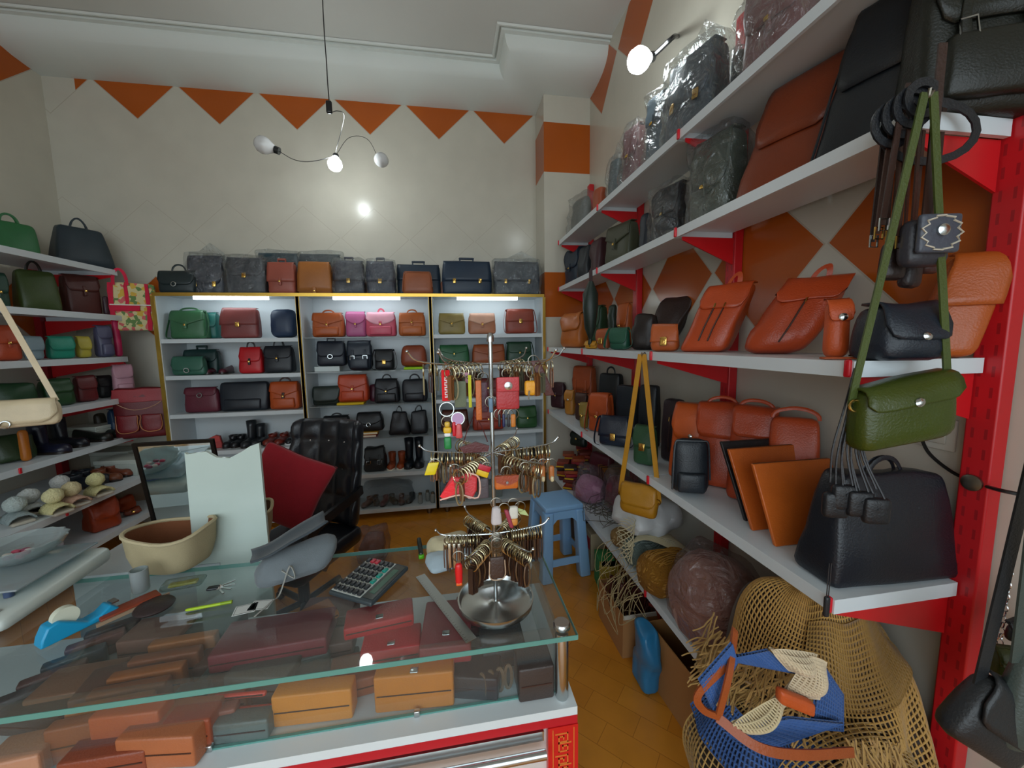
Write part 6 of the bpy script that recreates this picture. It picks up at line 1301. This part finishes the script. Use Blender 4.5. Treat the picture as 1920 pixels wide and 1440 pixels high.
skein((.99, 1.56, z5+.001), .30, .095, '8A5C14', 'fat ochre raffia skein on the lowest right shelf', radians(12), n=90, strands='A8761E')
skein((.93, 1.08, z5+.001), .22, .05, '9A7A46', 'loose tan raffia skein at the shelf edge below the pink parcel', radians(-30), n=60, strands='B8965A')
skein((1.0, 1.80, z5+.001), .26, .07, '6A7A74', 'grey green cord skein behind the ochre one', radians(20), n=60, strands='8A9A94')
skein((.98, 1.96, z5+.001), .20, .055, '8A6C40', 'light brown twine skein behind the grey green one', radians(5), n=50, strands='A08458')
# white plastic bag
T = thing('plastic_bag', (1.04, 1.86, z5+.16), radians(10), 'bulging white plastic bag lying over the skeins', 'plastic bag')
G().soft(.36, .26, .16, .07, 8, fn=mkdef(.36, .26, .16, .8, .8, .2, .03, 91)).build('body', mat('plastic', 'D0D2D2', 1, .35), T)
# macrame cords
T = thing('macrame_cord', (.89, 1.74, z5+.12), 0, 'bundle of cream macrame cords fanning out from a knot', 'cord'); g = G()
for k in range(16): a = -.7+k*.1; g.tube(bez([(0, 0, .02), (.08, -.05*a, .05), (.2, -.16*a-.06, .045-.02*abs(a)), (.27, -.24*a-.10, .0)], 4), .0024, 5)
g.lathe([(.01, 0), (.02, .012), (.01, .028)], 10)
for k in range(14): a = k*.45; g.tube([(-.04+.04*cos(a+t)*(.5+.05*k), -.02-.05*sin(a+t), .01+.012*k-.3*(t/6)**2*.6) for t in (0, .8, 1.6, 2.4, 3.2, 4, 5)], .0022, 4)
tag(g.build('cords', mat('cloth', 'C8BC98', 1), T), kind='stuff')
# cord tangle hanging over the box
T = thing('cord_tangle', (.82, 1.72, .30), 0, 'tangle of thin beige cords hanging from the shelf over the carton', 'cord'); g = G()
for k in range(34):
    x = rf.uniform(-.09, .07); y = rf.uniform(-.22, .22); h0 = rf.uniform(.02, .16)
    g.tube(bez([(x+.05, y, h0), (x-.02, y+rf.uniform(-.06, .06), h0-.06), (x+rf.uniform(-.06, .04), y+rf.uniform(-.07, .07), h0-.17), (x+rf.uniform(-.02, .06), y+rf.uniform(-.07, .07), h0-.10)], 4), .0017, 4)
tag(g.build('cords', mat('cloth', 'A89468', 1), T), kind='stuff')
T = thing('wire_tangle', (.97, 2.22, z5+.002), 0, 'heap of thin dark and silver wires on the lowest right shelf', 'wire'); g = G()
for k in range(26): a = rf.uniform(0, 6.28); r_ = rf.uniform(.04, .12); cx_, cy_ = rf.uniform(-.07, .05), rf.uniform(-.12, .12); g.tube([(cx_+r_*cos(a+t), cy_+r_*sin(a+t)*1.1, .03+.05*abs(sin(t*1.3+k))+.002*k) for t in (0, .6, 1.2, 1.8, 2.4, 3)], .0018, 4)
tag(g.build('wires', mat('metal', '6A665C', 1, .4), T), kind='stuff')
# pink plastic bag and clear bag of hardware
T = thing('plastic_bag', (1.0, 2.60, z5+.002), radians(30), 'pink striped goods in a knotted plastic bag on the lowest right shelf', 'plastic bag'); G().soft(.2, .2, .18, .06, 5, fn=mkdef(.2, .2, .18, .7, .8, .2, .02, 93)).build('contents', mat('cloth', 'B888A0', 1), T); G().soft(.23, .22, .26, .06, 9, fn=mkdef(.23, .22, .26, .55, .8, .2, .035, 94)).build('film', mat('wrap', 'F4E8F0'), T)
T = thing('plastic_bag', (1.14, 2.36, z5+.002), 0, 'clear plastic bag of maroon pieces behind the mustard bag', 'plastic bag'); G().soft(.22, .24, .24, .06, 5, fn=mkdef(.22, .24, .24, .7, .8, .2, .02, 95)).build('contents', leather('6A3038'), T); G().soft(.25, .28, .32, .06, 9, fn=mkdef(.25, .28, .32, .55, .8, .2, .04, 96)).build('film', mat('wrap', 'F0F0F0'), T)
# piles of boxed wallets
cols = ('6A1A20', '8A3A18', '4A1420', '7A2A18', '2A1A1C', '8A2028', '5A2018')
pile = [(.94, 2.86, 7), (1.03, 2.98, 8), (.94, 3.08, 6), (1.13, 3.06, 9), (1.04, 3.22, 7), (1.18, 3.26, 8)]
pn = ['first pile from the pink bag, nearest the aisle', 'second pile from the pink bag', 'third pile, along the shelf edge', 'tall pile by the wall', 'fifth pile, near the pillar', 'farthest pile in the corner']
od = ['bottom', 'second', 'third', 'fourth', 'fifth', 'sixth', 'seventh', 'eighth', 'ninth']
for k, (x, y, n) in enumerate(pile):
    for q in range(n):
        T = thing('wallet', (x+.01*rf.uniform(-1, 1), y+.008*rf.uniform(-1, 1), z5+.002+q*.026), radians(rf.uniform(-14, 14)-20), '%s boxed wallet up, %s on the lowest right shelf' % (od[q], pn[k].split(',')[0]), 'wallet', 'boxed wallets on the lowest right shelf')
        G().box(-.05, .05, -.05, .05, 0, .024).build('body', leather(cols[(q*3+k) % 7]), T, bevel=.003)
        if (q+k) % 3 == 0: G().box(-.0505, .02, -.0508, -.050, .006, .018).build('yellow_label', mat('paper', 'D8B018', 1), T)
T = bag('handbag', (1.12, 3.2, z5+.001+.24), radians(-50), .16, .12, .07, '12201A', 'small black green bag on top of the farthest wallet piles', flap=.4, seed=97)
T = bag('document_case', (1.17, 2.78, z5+.001), radians(-70), .22, .28, .10, '4A1420', 'deep maroon leather case standing between the piles and the wall', flap=.5, clasp=None, seed=98)
g = G(); T = thing('notebook_stack', (1.19, 2.60, z5+.002), 0, 'stack of dark folders with tan edges leaning at the wall', 'folders')
for q in range(5): G().box(-.08, .08, -.006, .006, 0, .22, lambda x, y, z_: (x, y+.02*q+z_*.2, z_)).build('folder', leather('2A1A14' if q % 2 else '8A5A28'), T)
# floor: cartons
def carton(loc, w, d, h, rz, label, c='A87848', open_=True, nm='cardboard_box'):
    T = thing(nm, loc, rz, label, 'box'); M = mat('paper', c, 1); t = .005
    G().box(-w/2, w/2, -d/2, d/2, 0, t).box(-w/2, w/2, -d/2, -d/2+t, t, h).box(-w/2, w/2, d/2-t, d/2, t, h).box(-w/2, -w/2+t, -d/2+t, d/2-t, t, h).box(w/2-t, w/2, -d/2+t, d/2-t, t, h).build('carton', M, T)
    return T
T = carton((.93, 1.76, .001), .28, .30, .22, 0, 'brown carton full of dark leather straps on the floor')
G().box(-.14, .14, -.155, -.150, .205, .225).build('pale_rim', mat('paper', 'C8C4B8', 1), T)
T = thing('strap_heap', (.93, 1.76, .01), 0, 'dark red brown leather straps filling and hanging out of the carton', 'straps'); g = G()
for k in range(30): x = rf.uniform(-.1, .1); y = rf.uniform(-.12, .12); g.strap(bez([(x, y, .05), (x+rf.uniform(-.04, .04), y+rf.uniform(-.04, .04), .2), (x+rf.uniform(-.06, .06), y, .26), (x+rf.uniform(-.05, .05), y+rf.uniform(-.05, .05), .16)], 4), .012, .003)
tag(g.build('straps', leather('4A1E18'), T), kind='stuff')
for k in range(3): G().strap(bez([(.02+.03*k, -.10, .22), (.03+.03*k, -.155, .235), (.04+.035*k, -.17, .15), (.01+.045*k, -.165, .02)], 5), .016, .003, (1, 0, 0)).build('hanging_strap', leather('7A2418'), T)
carton((1.02, 1.30, .001), .30, .42, .27, radians(3), 'tall brown carton under the crochet heap', 'A0703E')
T = carton((.97, .92, .001), .26, .26, .30, radians(8), 'second brown carton under the near end of the lowest shelf', '9A6C40')
T = thing('plastic_bag', (.83, 1.46, .001), 0, 'bright blue plastic bag squeezed between the two cartons', 'plastic bag'); G().soft(.09, .14, .29, .03, 6, fn=mkdef(.09, .14, .29, .8, .8, .2, .03, 99)).build('body', mat('plastic', '2878A8', 1), T)
T = thing('green_packet', (.93, 2.14, .001), radians(-8), 'green and yellow printed box on the floor under the shelf', 'box')
G().box(-.05, .05, -.1, .1, 0, .2).build('carton', mat('paper', '3A8A4A', 1), T, bevel=.003); G().box(-.052, .052, -.102, -.04, .05, .2).build('yellow_print', mat('paper', 'B8A838', 1), T)
T = thing('red_box', (.95, 2.40, .001), 0, 'small box with red and white print behind the green one', 'box'); G().box(-.05, .05, -.08, .08, 0, .26).build('carton', mat('paper', 'B0A488', 1), T, bevel=.003); G().box(-.0515, -.0503, -.06, .05, .14, .22).build('red_print', mat('paper', 'B82838', 1), T)
T = thing('cushion_roll', (1.02, 2.95, .001), 0, 'dark wrapped bundle on the floor under the far shelf', 'bundle'); G().soft(.26, .5, .22, .08, 5, fn=mkdef(.26, .5, .22, .8, .8, .2, .03, 55)).build('body', mat('cloth', '3A2C28', 1), T)
